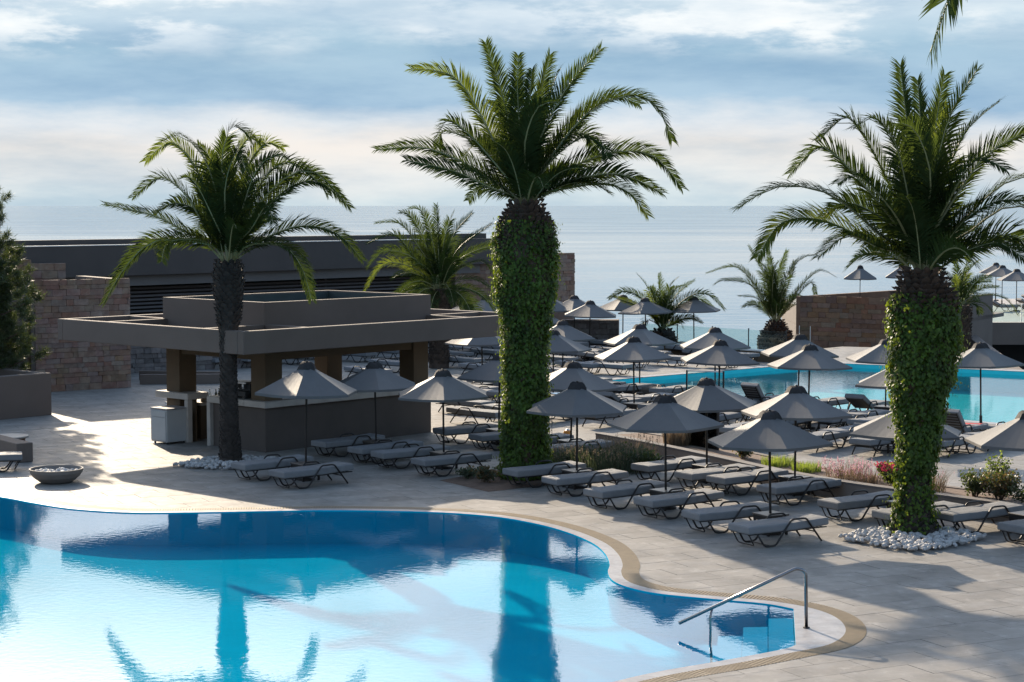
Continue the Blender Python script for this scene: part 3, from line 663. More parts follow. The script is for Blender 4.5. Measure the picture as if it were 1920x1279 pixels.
def catmull(P, n, closed=False):
    P = [Vector(p) for p in P]; m = len(P); out = []
    segs = m if closed else m - 1
    for i in range(segs):
        if closed: a, b, c, d = P[(i - 1) % m], P[i], P[(i + 1) % m], P[(i + 2) % m]
        else: a, b, c, d = P[max(i - 1, 0)], P[i], P[i + 1], P[min(i + 2, m - 1)]
        for k in range(n):
            t = k / n
            out.append(.5 * ((2 * b) + (c - a) * t + (2 * a - 5 * b + 4 * c - d) * t * t + (3 * b - a - 3 * c + d) * t ** 3))
    if not closed: out.append(P[-1].copy())
    return out
def round_path(pts, r=.06, n=3):
    """polyline with filleted corners"""
    pts = [Vector(p) for p in pts]; out = [pts[0]]
    for i in range(1, len(pts) - 1):
        p, a, b = pts[i], pts[i - 1], pts[i + 1]
        da, db = (a - p), (b - p)
        rr = min(r, da.length * .45, db.length * .45)
        s, e = p + da.normalized() * rr, p + db.normalized() * rr
        for k in range(n + 1):
            t = k / n
            out.append(s * (1 - t) ** 2 + p * 2 * t * (1 - t) + e * t * t)
    out.append(pts[-1]); return out

# ------------------------------------------------------------------ pool shore lines
AX = R(47.5)                                   # heading of the bar, the long building and the second pool
DECK = R(27.0)                                 # heading of the paving courses
def dense(P, n=8, tip=None):
    if tip is None: return [(p.x, p.y) for p in catmull([(x, y, 0) for x, y in P], n, True)]
    i, j = tip                                 # the straight step edge keeps its corners
    Q = P[j:] + P[:i + 1]
    return [(p.x, p.y) for p in catmull([(x, y, 0) for x, y in Q], n, False)]
shore_water = dense(POOL_WATER, 8, POOL_TIP)
shore_smooth = dense(POOL_SMOOTH, 8)
def area(P): return sum(P[i][0] * P[(i + 1) % len(P)][1] - P[(i + 1) % len(P)][0] * P[i][1] for i in range(len(P))) / 2
def offset(P, d):
    """moves a closed outline outwards by d"""
    sg = 1 if area(P) > 0 else -1; n = len(P); out = []
    for i in range(n):
        (ax, ay), (bx, by) = P[(i - 2) % n], P[(i + 2) % n]
        tx, ty = bx - ax, by - ay; l = math.hypot(tx, ty) or 1
        out.append((P[i][0] + sg * ty / l * d, P[i][1] - sg * tx / l * d))
    return out
ring_a = offset(shore_smooth, .24)
ring_b = offset(shore_smooth, .56)
ring_mid = offset(shore_smooth, .42)

def sheet_with_holes(mb, outer, holes, z):
    bm = bmesh.new()
    for loop in [outer] + holes:
        vs = [bm.verts.new((x, y, z)) for x, y in loop]
        for i in range(len(vs)): bm.edges.new((vs[i], vs[(i + 1) % len(vs)]))
    bmesh.ops.triangle_fill(bm, use_beauty=True, use_dissolve=False, edges=bm.edges[:])
    bm.verts.index_update()
    mb.add([v.co[:] for v in bm.verts], [tuple(v.index for v in f.verts) for f in bm.faces])
    bm.free()

# ------------------------------------------------------------------ sea and ground
b = MB(); b.fix = False
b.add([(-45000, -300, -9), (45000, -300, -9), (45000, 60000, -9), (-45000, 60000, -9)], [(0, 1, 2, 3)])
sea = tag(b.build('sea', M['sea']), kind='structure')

deck_edge = [(-60, 8), (60, 8), (60, 46), (31, 70.6), (20.6, 76.9), (18, 80.3), (22, 87), (15.5, 89.5), (11.5, 85.2), (5.6, 91.5), (5.2, 108), (-60, 108)]
b = MB()
pool2 = [tuple(p) for p in POOL2]
sheet_with_holes(b, deck_edge, [offset(shore_smooth, .1), pool2], -.012)
for i in range(len(deck_edge)):
    (x0, y0), (x1, y1) = deck_edge[i], deck_edge[(i + 1) % len(deck_edge)]
    b.add([(x0, y0, -.012), (x1, y1, -.012), (x1, y1, -9.5), (x0, y0, -9.5)], [(0, 1, 2, 3)])
pool_deck = tag(b.build('pool_deck', M['grout']), kind='structure')

# paving stones: half-bonded courses, cut along the pool gutters
def clip(poly, px, py, nx, ny):
    out = []
    for i in range(len(poly)):
        a, c = poly[i], poly[(i + 1) % len(poly)]
        da = (a[0] - px) * nx + (a[1] - py) * ny; dc = (c[0] - px) * nx + (c[1] - py) * ny
        if da >= 0: out.append(a)
        if (da >= 0) != (dc >= 0):
            t = da / (da - dc); out.append((a[0] + (c[0] - a[0]) * t, a[1] + (c[1] - a[1]) * t))
    return out
def inside(P, x, y):
    r = False; n = len(P); j = n - 1
    for i in range(n):
        if (P[i][1] > y) != (P[j][1] > y) and x < (P[j][0] - P[i][0]) * (y - P[i][1]) / (P[j][1] - P[i][1]) + P[i][0]: r = not r
        j = i
    return r
def grow(P, d):
    cx, cy = sum(p[0] for p in P) / 4, sum(p[1] for p in P) / 4
    out = []
    n = len(P); sg = 1 if area(P) > 0 else -1
    for i in range(n):
        p0, p1, p2 = Vector((*P[i - 1], 0)), Vector((*P[i], 0)), Vector((*P[(i + 1) % n], 0))
        e0, e1 = (p1 - p0).normalized(), (p2 - p1).normalized()
        n0, n1 = Vector((sg * e0.y, -sg * e0.x, 0)), Vector((sg * e1.y, -sg * e1.x, 0))
        bis = (n0 + n1).normalized(); q = p1 + bis * d / max(.3, bis.dot(n0)); out.append((q.x, q.y))
    return out
pool2_rim = grow(pool2, .2)
TU, TV, GAP = 1.2, .6, .006
cu, su = cos(DECK), sin(DECK)
bed_poly = [(-1.75, 45.6), (-.55, 43.75), (.95, 44.9), (3.3, 47.4), (3.9, 49.0), (1.6, 48.9), (-.25, 47.6)]
rnd = random.Random(5)
tiles = []
sg2 = 1 if area(pool2) > 0 else -1
mid_pts = ring_mid
for iv in range(-40, 190):
    for iu in range(-70, 70):
        u0 = iu * TU + (TU / 2 if iv % 2 else 0); v0 = iv * TV
        uc, vc = u0 + TU / 2, v0 + TV / 2
        x, y = uc * cu - vc * su, uc * su + vc * cu
        if y < 17 or y > 107 or abs(x) > .285 * y + 3: continue
        if not inside(deck_edge, x, y): continue
        corners = [(u * cu - v * su, u * su + v * cu) for u, v in ((u0, v0), (u0 + TU - GAP, v0), (u0 + TU - GAP, v0 + TV - GAP), (u0, v0 + TV - GAP))]
        if not all(inside(deck_edge, *c) for c in corners): continue
        cut = False
        near1 = min(range(len(mid_pts)), key=lambda i: (mid_pts[i][0] - x) ** 2 + (mid_pts[i][1] - y) ** 2) if y < 48 else None
        if near1 is not None and math.hypot(mid_pts[near1][0] - x, mid_pts[near1][1] - y) < 1.5:
            p, q = mid_pts[near1 - 1], mid_pts[(near1 + 1) % len(mid_pts)]
            tx, ty = q[0] - p[0], q[1] - p[1]; l = math.hypot(tx, ty)
            sg = 1 if area(mid_pts) > 0 else -1
            c2 = clip(corners, *mid_pts[near1], sg * ty / l, -sg * tx / l)
            cut = len(c2) != 4 or c2 != corners
            corners = c2
        elif y < 48 and inside(mid_pts, x, y): continue
        if y > 46 and any(inside(pool2_rim, *c) for c in corners):
            best = None
            for i in range(4):
                (ax, ay), (bx, by) = pool2_rim[i], pool2_rim[(i + 1) % 4]
                l = math.hypot(bx - ax, by - ay); nx, ny = sg2 * (by - ay) / l, -sg2 * (bx - ax) / l
                d = (x - ax) * nx + (y - ay) * ny
                if best is None or d > best[0]: best = (d, ax, ay, nx, ny)
            corners = clip(corners, *best[1:])
            cut = True
        if len(corners) < 3: continue
        if all(inside(bed_poly, *c) for c in corners): continue
        tiles.append((x, y, corners, cut))
def in_view(x, y): return abs(x) < .268 * y + .4 and y > 26
near_tiles = sorted([t for t in tiles if in_view(t[0], t[1])], key=lambda t: t[1])[:300]
ids = set(id(t) for t in near_tiles)
def tile_geo(mb, P, dz):
    n = len(P)
    cx, cy = sum(p[0] for p in P) / n, sum(p[1] for p in P) / n
    k = .004
    top = [(px + (cx - px) * k, py + (cy - py) * k, dz) for px, py in P]
    mb.add([(px, py, -.02) for px, py in P] + top, [tuple(range(n, 2 * n))] + [(i, (i + 1) % n, (i + 1) % n + n, i + n) for i in range(n)])
proto_tile = None
for x, y, P, cut in near_tiles:
    dz = rnd.uniform(-.0016, .0016)
    if cut:
        mb = MB(); mb.fix = False; tile_geo(mb, [(p[0] - x, p[1] - y) for p in P], 0)
        o = mb.build('paving_stone', M['paver_piece'], pool_deck)
    else:
        if proto_tile is None:
            mb = MB(); mb.fix = False; tile_geo(mb, [(p[0] - x, p[1] - y) for p in P], 0)
            proto_tile = mb.mesh('paving_stone', M['paver_piece'])
        o = link('paving_stone', proto_tile, pool_deck)
    o.location = (x, y, dz)
mb = MB(); mb.fix = False
for t in tiles:
    if id(t) not in ids: tile_geo(mb, t[2], rnd.uniform(-.0016, .0016))
tag(mb.build('paving', M['paver'], pool_deck), kind='stuff')

# ------------------------------------------------------------------ main pool
pool = MB()
n = len(shore_water)
pool.add([(x, y, .004) for x, y in shore_water] + [(x, y, -.72) for x, y in shore_water], [(i, (i + 1) % n, (i + 1) % n + n, i + n) for i in range(n)])
pool.sheet(shore_water, -.72)
basin = tag(pool.build('pool_basin', M['basin']), kind='structure')
b = MB(); b.fix = False
b.sheet(shore_water, -.015)
pw = tag(b.build('pool_water', M['water']), kind='structure')
for f in pw.data.polygons:
    pass
# entry steps under the water at the narrow end
ex0, ey0 = POOL_WATER[POOL_TIP[0]]; ex1, ey1 = POOL_WATER[POOL_TIP[1]]
ed = Vector((ex1 - ex0, ey1 - ey0, 0)); el_ = ed.length; ed.normalize(); inn = Vector((-1, -.12, 0)).normalized()
for k in range(4):
    st = MB(); w0, w1 = k * .42 + .01, (k + 1) * .42 - .002
    e0 = Vector((ex0, ey0, 0)) + ed * -.0; e1 = Vector((ex1, ey1, 0)) + ed * .0
    spread = .25 * k
    P = [e0 + inn * w0 - ed * (spread * .1 - .04), e0 + inn * w1 - ed * (spread * .1 - .04), e1 + inn * w1 + ed * (spread * .6 - .04), e1 + inn * w0 + ed * (spread * .6 - .04)]
    st.prism([(p.x, p.y) for p in P], -.71, -.14 - .14 * k)
    st.build('pool_step', M['step_tile'], basin)
b = MB(); b.fix = False
sheet_with_holes(b, ring_a, [shore_water], .004)
coping = tag(b.build('pool_coping', M['marble']), kind='structure')
b = MB(); b.fix = False
n = len(ring_a)
b.add([(x, y, .001) for x, y in ring_a] + [(x, y, .001) for x, y in ring_b], [(i, (i + 1) % n, (i + 1) % n + n, i + n) for i in range(n)])
gutter = tag(b.build('pool_gutter', M['grate_gap']), kind='structure')
slats = MB(); slats.fix = False
for i in range(n):
    a0, a1 = Vector((*ring_a[i], 0)), Vector((*ring_a[(i + 1) % n], 0)); c0, c1 = Vector((*ring_b[i], 0)), Vector((*ring_b[(i + 1) % n], 0))
    L = ((c1 - c0).length + (a1 - a0).length) / 2
    if a0.y > 48 or a0.y < 24 or abs(a0.x) > 14: continue
    m = max(1, round(L / .058))
    for k in range(m):
        t0, t1 = (k + .2) / m, (k + .8) / m
        q = [a0.lerp(a1, t0), a0.lerp(a1, t1), c0.lerp(c1, t1), c0.lerp(c1, t0)]
        slats.add([(p.x, p.y, .007) for p in q] + [(p.x, p.y, .0015) for p in q], [(0, 1, 2, 3), (0, 1, 5, 4), (2, 3, 7, 6), (1, 2, 6, 5), (3, 0, 4, 7)])
tag(slats.build('gutter_grate', M['grate'], gutter), kind='stuff')

# ------------------------------------------------------------------ second pool
b = MB()
b.add([(x, y, -.012) for x, y in pool2] + [(x, y, -.9) for x, y in pool2], [(i, (i + 1) % 4, (i + 1) % 4 + 4, i + 4) for i in range(4)])
b.sheet(pool2, -.9)
tag(b.build('second_pool_basin', M['basin2']), kind='structure')
b = MB(); b.fix = False
b.sheet(pool2, -.16)
tag(b.build('second_pool_water', M['water2']), kind='structure')
b = MB(); b.fix = False
sheet_with_holes(b, grow(pool2, .45), [pool2], .005)
tag(b.build('second_pool_coping', M['marble']), kind='structure')

# ------------------------------------------------------------------ stone walls, stone by stone
def stone_shapes(mat, seed):
    r = random.Random(seed); out = []
    for k in range(6):
        mb = MB(); vs, fs = chamfer_box(-.5, 0, -.5, .5, 1, .5, .045)
        vs = [(x + r.uniform(-.018, .018), y + (r.uniform(-.18, .18) if y < .5 else 0), z + r.uniform(-.025, .025)) for x, y, z in vs]
        mb.add(vs, fs); out.append(mb.mesh('stone', mat))
    return out
STONES = {k: stone_shapes(M[k], i) for i, k in enumerate(('stone', 'stone_dark', 'rubble'))}
def face_stones(root, x0, x1, z0, z1, y, kind, hmin, hmax, wmin, wmax, seed, limit=298, proud=.06):
    """courses of stones on the face y, proud of the mortar, towards -y"""
    r = random.Random(seed); z = z0; cnt = 0; rest = MB(); rest.fix = False
    while z < z1 - .03:
        h = r.uniform(hmin, hmax)
        if z1 - z - h < hmin * .6: h = z1 - z
        x = x0
        while x < x1 - .02:
            w = r.uniform(wmin, wmax) * (1.25 if h < (hmin + hmax) / 2 else 1)
            if x1 - x - w < wmin * .6: w = x1 - x
            p = proud * r.uniform(.6, 1.25)
            if cnt < limit:
                o = link('stone', r.choice(STONES[kind]), root, (x + w / 2, y - p, z + h / 2))
                o.scale = (w - .008, p + .03, h - .008); cnt += 1
            else:
                rest.box((x + .007, y - p, z + .007), (x + w - .007, y + .03, z + h - .007))
            x += w
        z += h
    if rest.v: tag(rest.build('stonework', M[kind], root), kind='stuff')

# ---- pool bar
bar = thing('pool_bar', (-6.59, 50.8, 0), AX, 'flat-roofed taupe pool bar with a raised hollow roof box and concrete counters', 'bar')
RX0, RX1, RY0, RY1 = -2.28, 8.54, -1.89, 6.2
CX, CY = 6.26, 4.4
ZB, ZT = 2.85, 3.44
def part(name, mat, root, *boxes, bev=0.0):
    mb = MB()
    for lo, hi in boxes: mb.box(lo, hi, bev=bev)
    return mb.build(name, M[mat], root)
T = .24
part('fascia', 'plaster', bar, ((RX0, RY0, ZB), (RX1, RY0 + T, ZT)), bev=.015)
part('fascia', 'plaster', bar, ((RX0, RY1 - T, ZB), (RX1, RY1, ZT)), bev=.015)
part('fascia', 'plaster', bar, ((RX0, RY0 + T + .002, ZB), (RX0 + T, RY1 - T - .002, ZT)), bev=.015)
part('fascia', 'plaster', bar, ((RX1 - T, RY0 + T + .002, ZB), (RX1, RY1 - T - .002, ZT)), bev=.015)
part('roof', 'roof_deck', bar, ((RX0 + T + .002, RY0 + T + .002, ZB + .03), (RX1 - T - .002, RY1 - T - .002, ZB + .17)))
for x in (.0, CX - .2):
    part('roof_rib', 'plaster', bar, ((x, RY0 + T + .003, ZB + .17), (x + .2, -.003, ZT - .012)))
    part('roof_rib', 'plaster', bar, ((x, CY + .003, ZB + .17), (x + .2, RY1 - T - .003, ZT - .012)))
for y in (.0, CY - .2):
    part('roof_rib', 'plaster', bar, ((RX0 + T + .003, y, ZB + .17), (-.003, y + .2, ZT - .016)))
    part('roof_rib', 'plaster', bar, ((CX + .003, y, ZB + .17), (RX1 - T - .003, y + .2, ZT - .016)))
ub = part('roof_box', 'plaster', bar, ((0, 0, ZB + .172), (CX, .18, 4.02)), ((0, CY - .18, ZB + .172), (CX, CY, 4.02)), ((0, .182, ZB + .172), (.18, CY - .182, 4.02)), ((CX - .18, .182, ZB + .172), (CX, CY - .182, 4.02)))
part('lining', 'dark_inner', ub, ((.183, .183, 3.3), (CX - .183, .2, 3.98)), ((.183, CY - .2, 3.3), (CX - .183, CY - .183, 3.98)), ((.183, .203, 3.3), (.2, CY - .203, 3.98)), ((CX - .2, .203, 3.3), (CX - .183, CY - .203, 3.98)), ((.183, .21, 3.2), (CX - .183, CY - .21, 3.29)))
for (x, y) in ((.05, .05), (CX - .65, .05), (.05, CY - .65), (CX - .65, CY - .65)):
    part('column', 'plaster_tan', bar, ((x, y, 0), (x + .6, y + .6, ZB + .02)), bev=.012)
for bx in (((.66, .12, 2.45), (CX - .66, .48, ZB + .025)), ((.66, CY - .48, 2.45), (CX - .66, CY - .12, ZB + .025)), ((.12, .66, 2.45), (.48, CY - .66, ZB + .025)), ((CX - .48, .66, 2.45), (CX - .12, CY - .66, ZB + .025))):
    part('beam', 'plaster_tan', bar, bx)
part('counter_wall', 'plaster_low', bar, ((.0, .0, 0), (CX, .045, 1.2)), ((CX - .045, .05, 0), (CX, CY, 1.2)))
part('counter_wall', 'plaster_low', bar, ((.0, .05, 0), (.045, 2.25, 1.2)))
part('counter_wall', 'plaster_tan', bar, ((.25, 3.3, 0), (.30, 4.55, 1.2)))
part('counter_top', 'concrete', bar, ((-.12, -.14, 1.2), (CX + .1, .75, 1.375)), bev=.012)
part('counter_top', 'concrete', bar, ((-.122, .753, 1.2), (.62, 2.34, 1.375)), bev=.012)
part('counter_top', 'concrete', bar, ((-.12, 3.18, 1.2), (.62, 4.66, 1.375)), bev=.012)
part('counter_leg', 'concrete', bar, ((-.12, 2.2, 0), (.05, 2.345, 1.198)), bev=.01)
part('counter_leg', 'concrete', bar, ((-.12, 3.18, 0), (.05, 3.33, 1.198)), bev=.01)
part('back_counter', 'plaster_tan', bar, ((.7, CY - .75, 0), (CX - .7, CY - .1, .95)))
part('counter_top', 'concrete', bar, ((.66, CY - .8, .952), (CX - .66, CY - .05, 1.04)))

# ---- long restaurant building at the back
hall = thing('restaurant_building', (-15.8, 78, 0), AX, 'long low restaurant building with a dark fascia band above horizontal louvres', 'building')
part('fascia', 'plaster_dark', hall, ((-22, -.9, 3.78), (21.3, -.6, 5.0)))
part('roof', 'roof_deck', hall, ((-22, -.6, 4.7), (21.3, 12, 4.95)))
part('parapet', 'plaster_dark', hall, ((-22, -.3, 4.95), (21.2, .0, 5.24)))
part('drip_edge', 'cap_metal', hall, ((-22, -.93, 5.0), (16.5, -.62, 5.035)))
part('band', 'plaster_pale', hall, ((-22, -.55, 3.34), (20.5, -.2, 3.778)))
part('wall', 'black', hall, ((-22, .25, 0), (20.5, 12, 3.35)))  # solid block, its near-black colour standing in for the unlit inside
slat_m = MB(); slat_m.box((-9.75, -.03, -.045), (9.75, .09, .045)); slat_m = slat_m.mesh('slat', M['louvre'])
for k in range(19):
    o = link('slat', slat_m, hall, (7.6, -.12, .35 + k * .158)); o.rotation_euler = (R(-28), 0, 0)
for x in (-2.2, 4.4, 10.9, 17.3):
    part('louvre_post', 'louvre', hall, ((x, -.02, 0), (x + .12, .2, 3.33)))
endwall = thing('stone_wall', (-15.8 + 18.9 * cos(AX), 78 + 18.9 * sin(AX), 0), AX, 'reddish stone end wall of the long building, behind the short palm and ivy trunk', 'stone wall', 'stone walls')
part('core', 'mortar', endwall, ((0, -.4, 0), (8.75, .5, 4.16)))
face_stones(endwall, -.02, 8.77, 1.6, 4.18, -.4, 'stone', .14, .30, .25, .8, 21)

# ---- stone block by the bar
wa = math.atan2(.574, .819)
blk = thing('stone_building', (-16.76, 67.2, 0), wa, 'tall block with an ashlar stone front and one plain rendered side, behind the bar', 'building')
part('render_side', 'plaster', blk, ((-.02, .12, 0), (.35, 4.0, 3.93)))
part('core', 'mortar', blk, ((0, 0, 0), (3.5, .115, 3.95)), ((.36, .12, 0), (3.5, 3.9, 3.6)))
part('parapet', 'plaster', blk, ((3.1, .12, 3.6), (3.5, 4.0, 3.94)))
face_stones(blk, -.04, 3.54, 0, 3.97, 0, 'stone', .11, .25, .18, .62, 22, proud=.045)
part('drain_pipe', 'plaster_tan', blk, ((-.12, .5, 0), (-.03, .6, 3.3)))
chim = thing('stone_wall', (-20.9, 72.4, 0), R(20), 'stone parapet block with loose cap stones, above the plain rendered side', 'stone wall', 'stone walls')
part('core', 'mortar', chim, ((0, 0, 0), (3.9, 1.2, 4.36)))
face_stones(chim, 0, 3.92, 2.6, 4.38, 0, 'stone', .2, .34, .35, .8, 23)
for x, w in ((1.5, .3), (2.3, .7), (1.9, .35)):
    o = link('cap_stone', STONES['stone'][int(x * 3) % 6], chim, (x, .1, 4.45)); o.scale = (w, .5, .14)
w2 = thing('stone_wall', (-15.9, 74.6, 0), R(30), 'dark rubble wall in the shade between the stone block and the bar columns', 'stone wall', 'stone walls')
part('core', 'mortar', w2, ((0, 0, 0), (7.0, .5, 2.0)))
face_stones(w2, 0, 7, 0, 2.03, 0, 'rubble', .13, .24, .15, .42, 24, limit=290, proud=.05)
low = thing('low_wall', (-13.75, 70.3, 0), R(5), 'low rendered kerb wall with an angled corner beside the stone block', 'low wall', 'low walls')
part('kerb', 'plaster', low, ((0, 0, 0), (3.2, .25, .36)), bev=.01)
mb = MB(); mb.box((0, 0, 0), (3.6, .22, .36), rz=R(33), about=(0, 0)); 
o = mb.build('kerb', M['plaster'], low); o.location = (-.2, 1.7, -.004); o.rotation_euler = (0, 0, R(-45))
rub = thing('stone_wall', (2.3, 88.6, 0), R(-6), 'low rubble wall among the parasols at the edge of the sea terrace', 'stone wall', 'stone walls')
part('core', 'mortar', rub, ((0, 0, 0), (2.62, 1.2, 1.27)))
face_stones(rub, -.03, 2.65, 0, 1.3, 0, 'rubble', .15, .27, .18, .45, 25, proud=.05)
rub2 = thing('stone_wall', (.4, 88.9, 0), R(8), 'short rubble wall stub between the ivy trunk and the low rubble wall', 'stone wall', 'stone walls')
part('core', 'mortar', rub2, ((0, 0, 0), (1.85, .9, 1.02)))
face_stones(rub2, -.03, 1.86, 0, 1.05, 0, 'rubble', .15, .27, .18, .45, 26, proud=.05)

# ---- square stone terrace block beyond the second pool
fa = math.atan2(-.521, .853)
terr = thing('stone_terrace', (14.99, 99.0, -.76), fa, 'square brown stone terrace block with a sunken roof beside the second pool', 'terrace')
L_ = 7.3
part('core', 'mortar', terr, ((.003, .0, -3.5), (L_, .3, 2.66)))
sidew = MB(); da = AX - fa
sidew.box((0, .003, -3.5), (10.0, .3, 2.655), rz=da)
sidew.build('side_wall', M['stone_dark'], terr)
part('roof', 'roof_deck', terr, ((1.2, .303, 1.3), (L_, 11.0, 1.5)))
part('back_wall', 'plaster', terr, ((L_ - .3, .305, -3.5), (L_, 9.0, 2.6)))
face_stones(terr, -.03, L_ + .02, -1.3, 2.69, 0, 'stone_dark', .15, .32, .25, .85, 27, proud=.05)

# ---- upper terrace beyond, with glass edge
mb = MB(); mb.prism([(18.5, 110), (52, 110), (60, 138), (19.5, 138)], -1.42, -.15); mb.prism([(18.5, 113.5), (52, 113.5), (60, 138), (19.5, 138)], -9.4, -1.424)
up = tag(mb.build('upper_terrace', M['plaster']), kind='structure')
mb = MB(); mb.box((18.6, 113.2, -9), (52, 113.45, -1.43)); mb.build('recess_shade', M['black'], up)  # black panel paints the shade under the overhanging slab
mb = MB(); mb.sheet([(18.5, 110), (52, 110), (60, 138), (19.5, 138)], -.14); mb.build('terrace_floor', M['concrete'], up)
bal = thing('glass_balustrade', (25.6, 110.15, -.14), 0, 'clear glass balustrade along the upper terrace edge under the distant parasols', 'balustrade', 'glass balustrades')
for k in range(5):
    mb = MB(); mb.box((k * 1.9 + .03, 0, .03), (k * 1.9 + 1.87, .018, 1.05)); mb.build('glass_panel', M['glass'], bal)
    part('post', 'cap_metal', bal, ((k * 1.9 - .02, -.01, 0), (k * 1.9 + .02, .03, 1.08)))
# sloping stair between the two levels
st = thing('stair', (0, 0, 0), 0, 'outdoor stair between two sloping rendered walls, behind the parasols at the second pool', 'stair')
def slope_wall(name, a, c, t, h):
    a, c = Vector(a), Vector(c); d = (c - a); side = Vector((d.y, -d.x, 0)).normalized() * t
    mb = MB(); z = Vector((0, 0, h))
    vs = [a, a + side, c + side, c, a - z, a + side - z, c + side - z, c - z]
    mb.add(vs, [(0, 1, 2, 3), (4, 7, 6, 5), (0, 4, 5, 1), (1, 5, 6, 2), (2, 6, 7, 3), (3, 7, 4, 0)])
    return mb.build(name, M['plaster'], st)
slope_wall('side_wall', (25.2, 106.5, -.1), (21.6, 78.5, -.55), .5, 1.6)
slope_wall('side_wall', (23.6, 106.5, -.2), (19.6, 79.5, -.75), .35, 1.2)
for k in range(12):
    t = k / 12; mb = MB(); x = 23.9 + (19.95 - 23.9) * t; y = 105.5 + (79.6 - 105.5) * t; z = -.7 - .8 * t
    mb.box((x, y - 2.1, z - .4), (x + 1.5, y, z)); mb.build('stair_step', M['concrete'], st)

# ---- parapet and glass at the sea edge
par = thing('low_wall', (5.75, 85.6, 0), math.atan2(78.9 - 85.4, 11.9 - 5.84), 'low rendered parapet with a pale top along the sea edge below the squat palms', 'low wall', 'low walls')
part('wall', 'plaster_tan', par, ((0, 0, 0), (8.7, .3, .44)))
part('coping', 'cap_metal', par, ((-.02, -.03, .442), (8.72, .33, .5)))
gb = thing('glass_balustrade', (5.95, 86.3, 0), math.atan2(78.9 - 85.4, 11.9 - 5.84), 'clear glass balustrade with slim posts at the sea edge', 'balustrade', 'glass balustrades')
for k in range(4):
    mb = MB(); mb.box((k * 2.05 + .03, 0, .1), (k * 2.05 + 2.02, .018, 1.28)); mb.build('glass_panel', M['glass'], gb)
for k in range(5):
    part('post', 'frame', gb, ((k * 2.05 - .02, -.01, 0), (k * 2.05 + .02, .03, 1.34)))
gs = thing('glass_balustrade', (14.9, 98.0, -.9), fa, 'short glass panel at the corner of the square stone terrace block', 'balustrade', 'glass balustrades')
mb = MB(); mb.box((0, -.35, .05), (.62, -.332, 1.3)); mb.build('glass_panel', M['glass'], gs)
for x in (0, .6): part('post', 'cap_metal', gs, ((x - .015, -.36, 0), (x + .015, -.325, 1.35)))

# ---- curved planter wall with its bed
planter = thing('planter_wall', (0, 0, 0), 0, 'long curved taupe planter wall behind the near loungers', 'planter wall')
line = [Vector((x, y, 0)) for x, y in PLANTER_LINE]
line = catmull(line, 5)
def strip(mb, L, o0, o1, z0, z1):
    m = len(L); a, c = [], []
    for i, p in enumerate(L):
        t = (L[min(i + 1, m - 1)] - L[max(i - 1, 0)]).normalized(); nrm = Vector((-t.y, t.x, 0))
        if nrm.y < 0: nrm = -nrm
        a.append(p + nrm * o0); c.append(p + nrm * o1)
    for i in range(m - 1):
        q = [a[i], a[i + 1], c[i + 1], c[i]]
        vs = [(p.x, p.y, z0) for p in q] + [(p.x, p.y, z1) for p in q]
        fs = [(4, 5, 6, 7), (0, 1, 5, 4), (2, 3, 7, 6)]
        if i == 0: fs.append((0, 3, 7, 4))
        if i == m - 2: fs.append((1, 2, 6, 5))
        mb.add(vs, fs)
mb = MB(); strip(mb, line, .0, .24, 0, .353); mb.build('wall', M['plaster_wall'], planter)
mb = MB(); strip(mb, line, -.012, .25, .355, .40); mb.build('coping', M['plaster_pale'], planter)
mb = MB(); strip(mb, line, .255, 1.5, 0, .31); mb.build('soil', M['soil'], planter)
mb = MB(); strip(mb, line, 1.503, 1.68, 0, .33); mb.build('back_kerb', M['plaster'], planter)
for (x, y) in ((4.03, 46.63), (5.85, 44.84), (8.9, 41.6)):
    i = min(range(len(line)), key=lambda k: (line[k].x - x) ** 2 + (line[k].y - y) ** 2)
    t = (line[i + 1] - line[i - 1]).normalized(); a = math.atan2(t.y, t.x)
    mb = MB(); mb.box((-.055, -.02, -.07), (.055, .01, .07), bev=.006); o = mb.build('recessed_light', M['frame'], planter)
    o.location = (line[i].x, line[i].y, .21); o.rotation_euler = (0, 0, a)

# ---- planters by the pine
pl = thing('planter_box', (-14.53, 60.04, 0), AX, 'big square rendered planter holding the pine tree', 'planter')
part('wall', 'plaster', pl, ((-11, .0, 0), (0, .32, 1.33)), ((-11, 4.0, 0), (0, 4.3, 1.33)), ((-.32, .322, 0), (0, 3.998, 1.33)), bev=.01)
part('soil', 'soil', pl, ((-11, .323, 0), (-.323, 3.997, 1.1)))
lw = thing('low_wall', (-12.37, 48.97, 0), R(127), 'low rendered seat wall ending beside the round concrete bowl', 'low wall', 'low walls')
part('wall', 'plaster', lw, ((0, -.02, 0), (9, .42, .5)), bev=.015)

# ---- planting bed at the ivy palm (open soil in the paving)
mb = MB(); mb.sheet(bed_poly, .006)
bed = tag(mb.build('soil_bed', M['soil']), kind='structure')

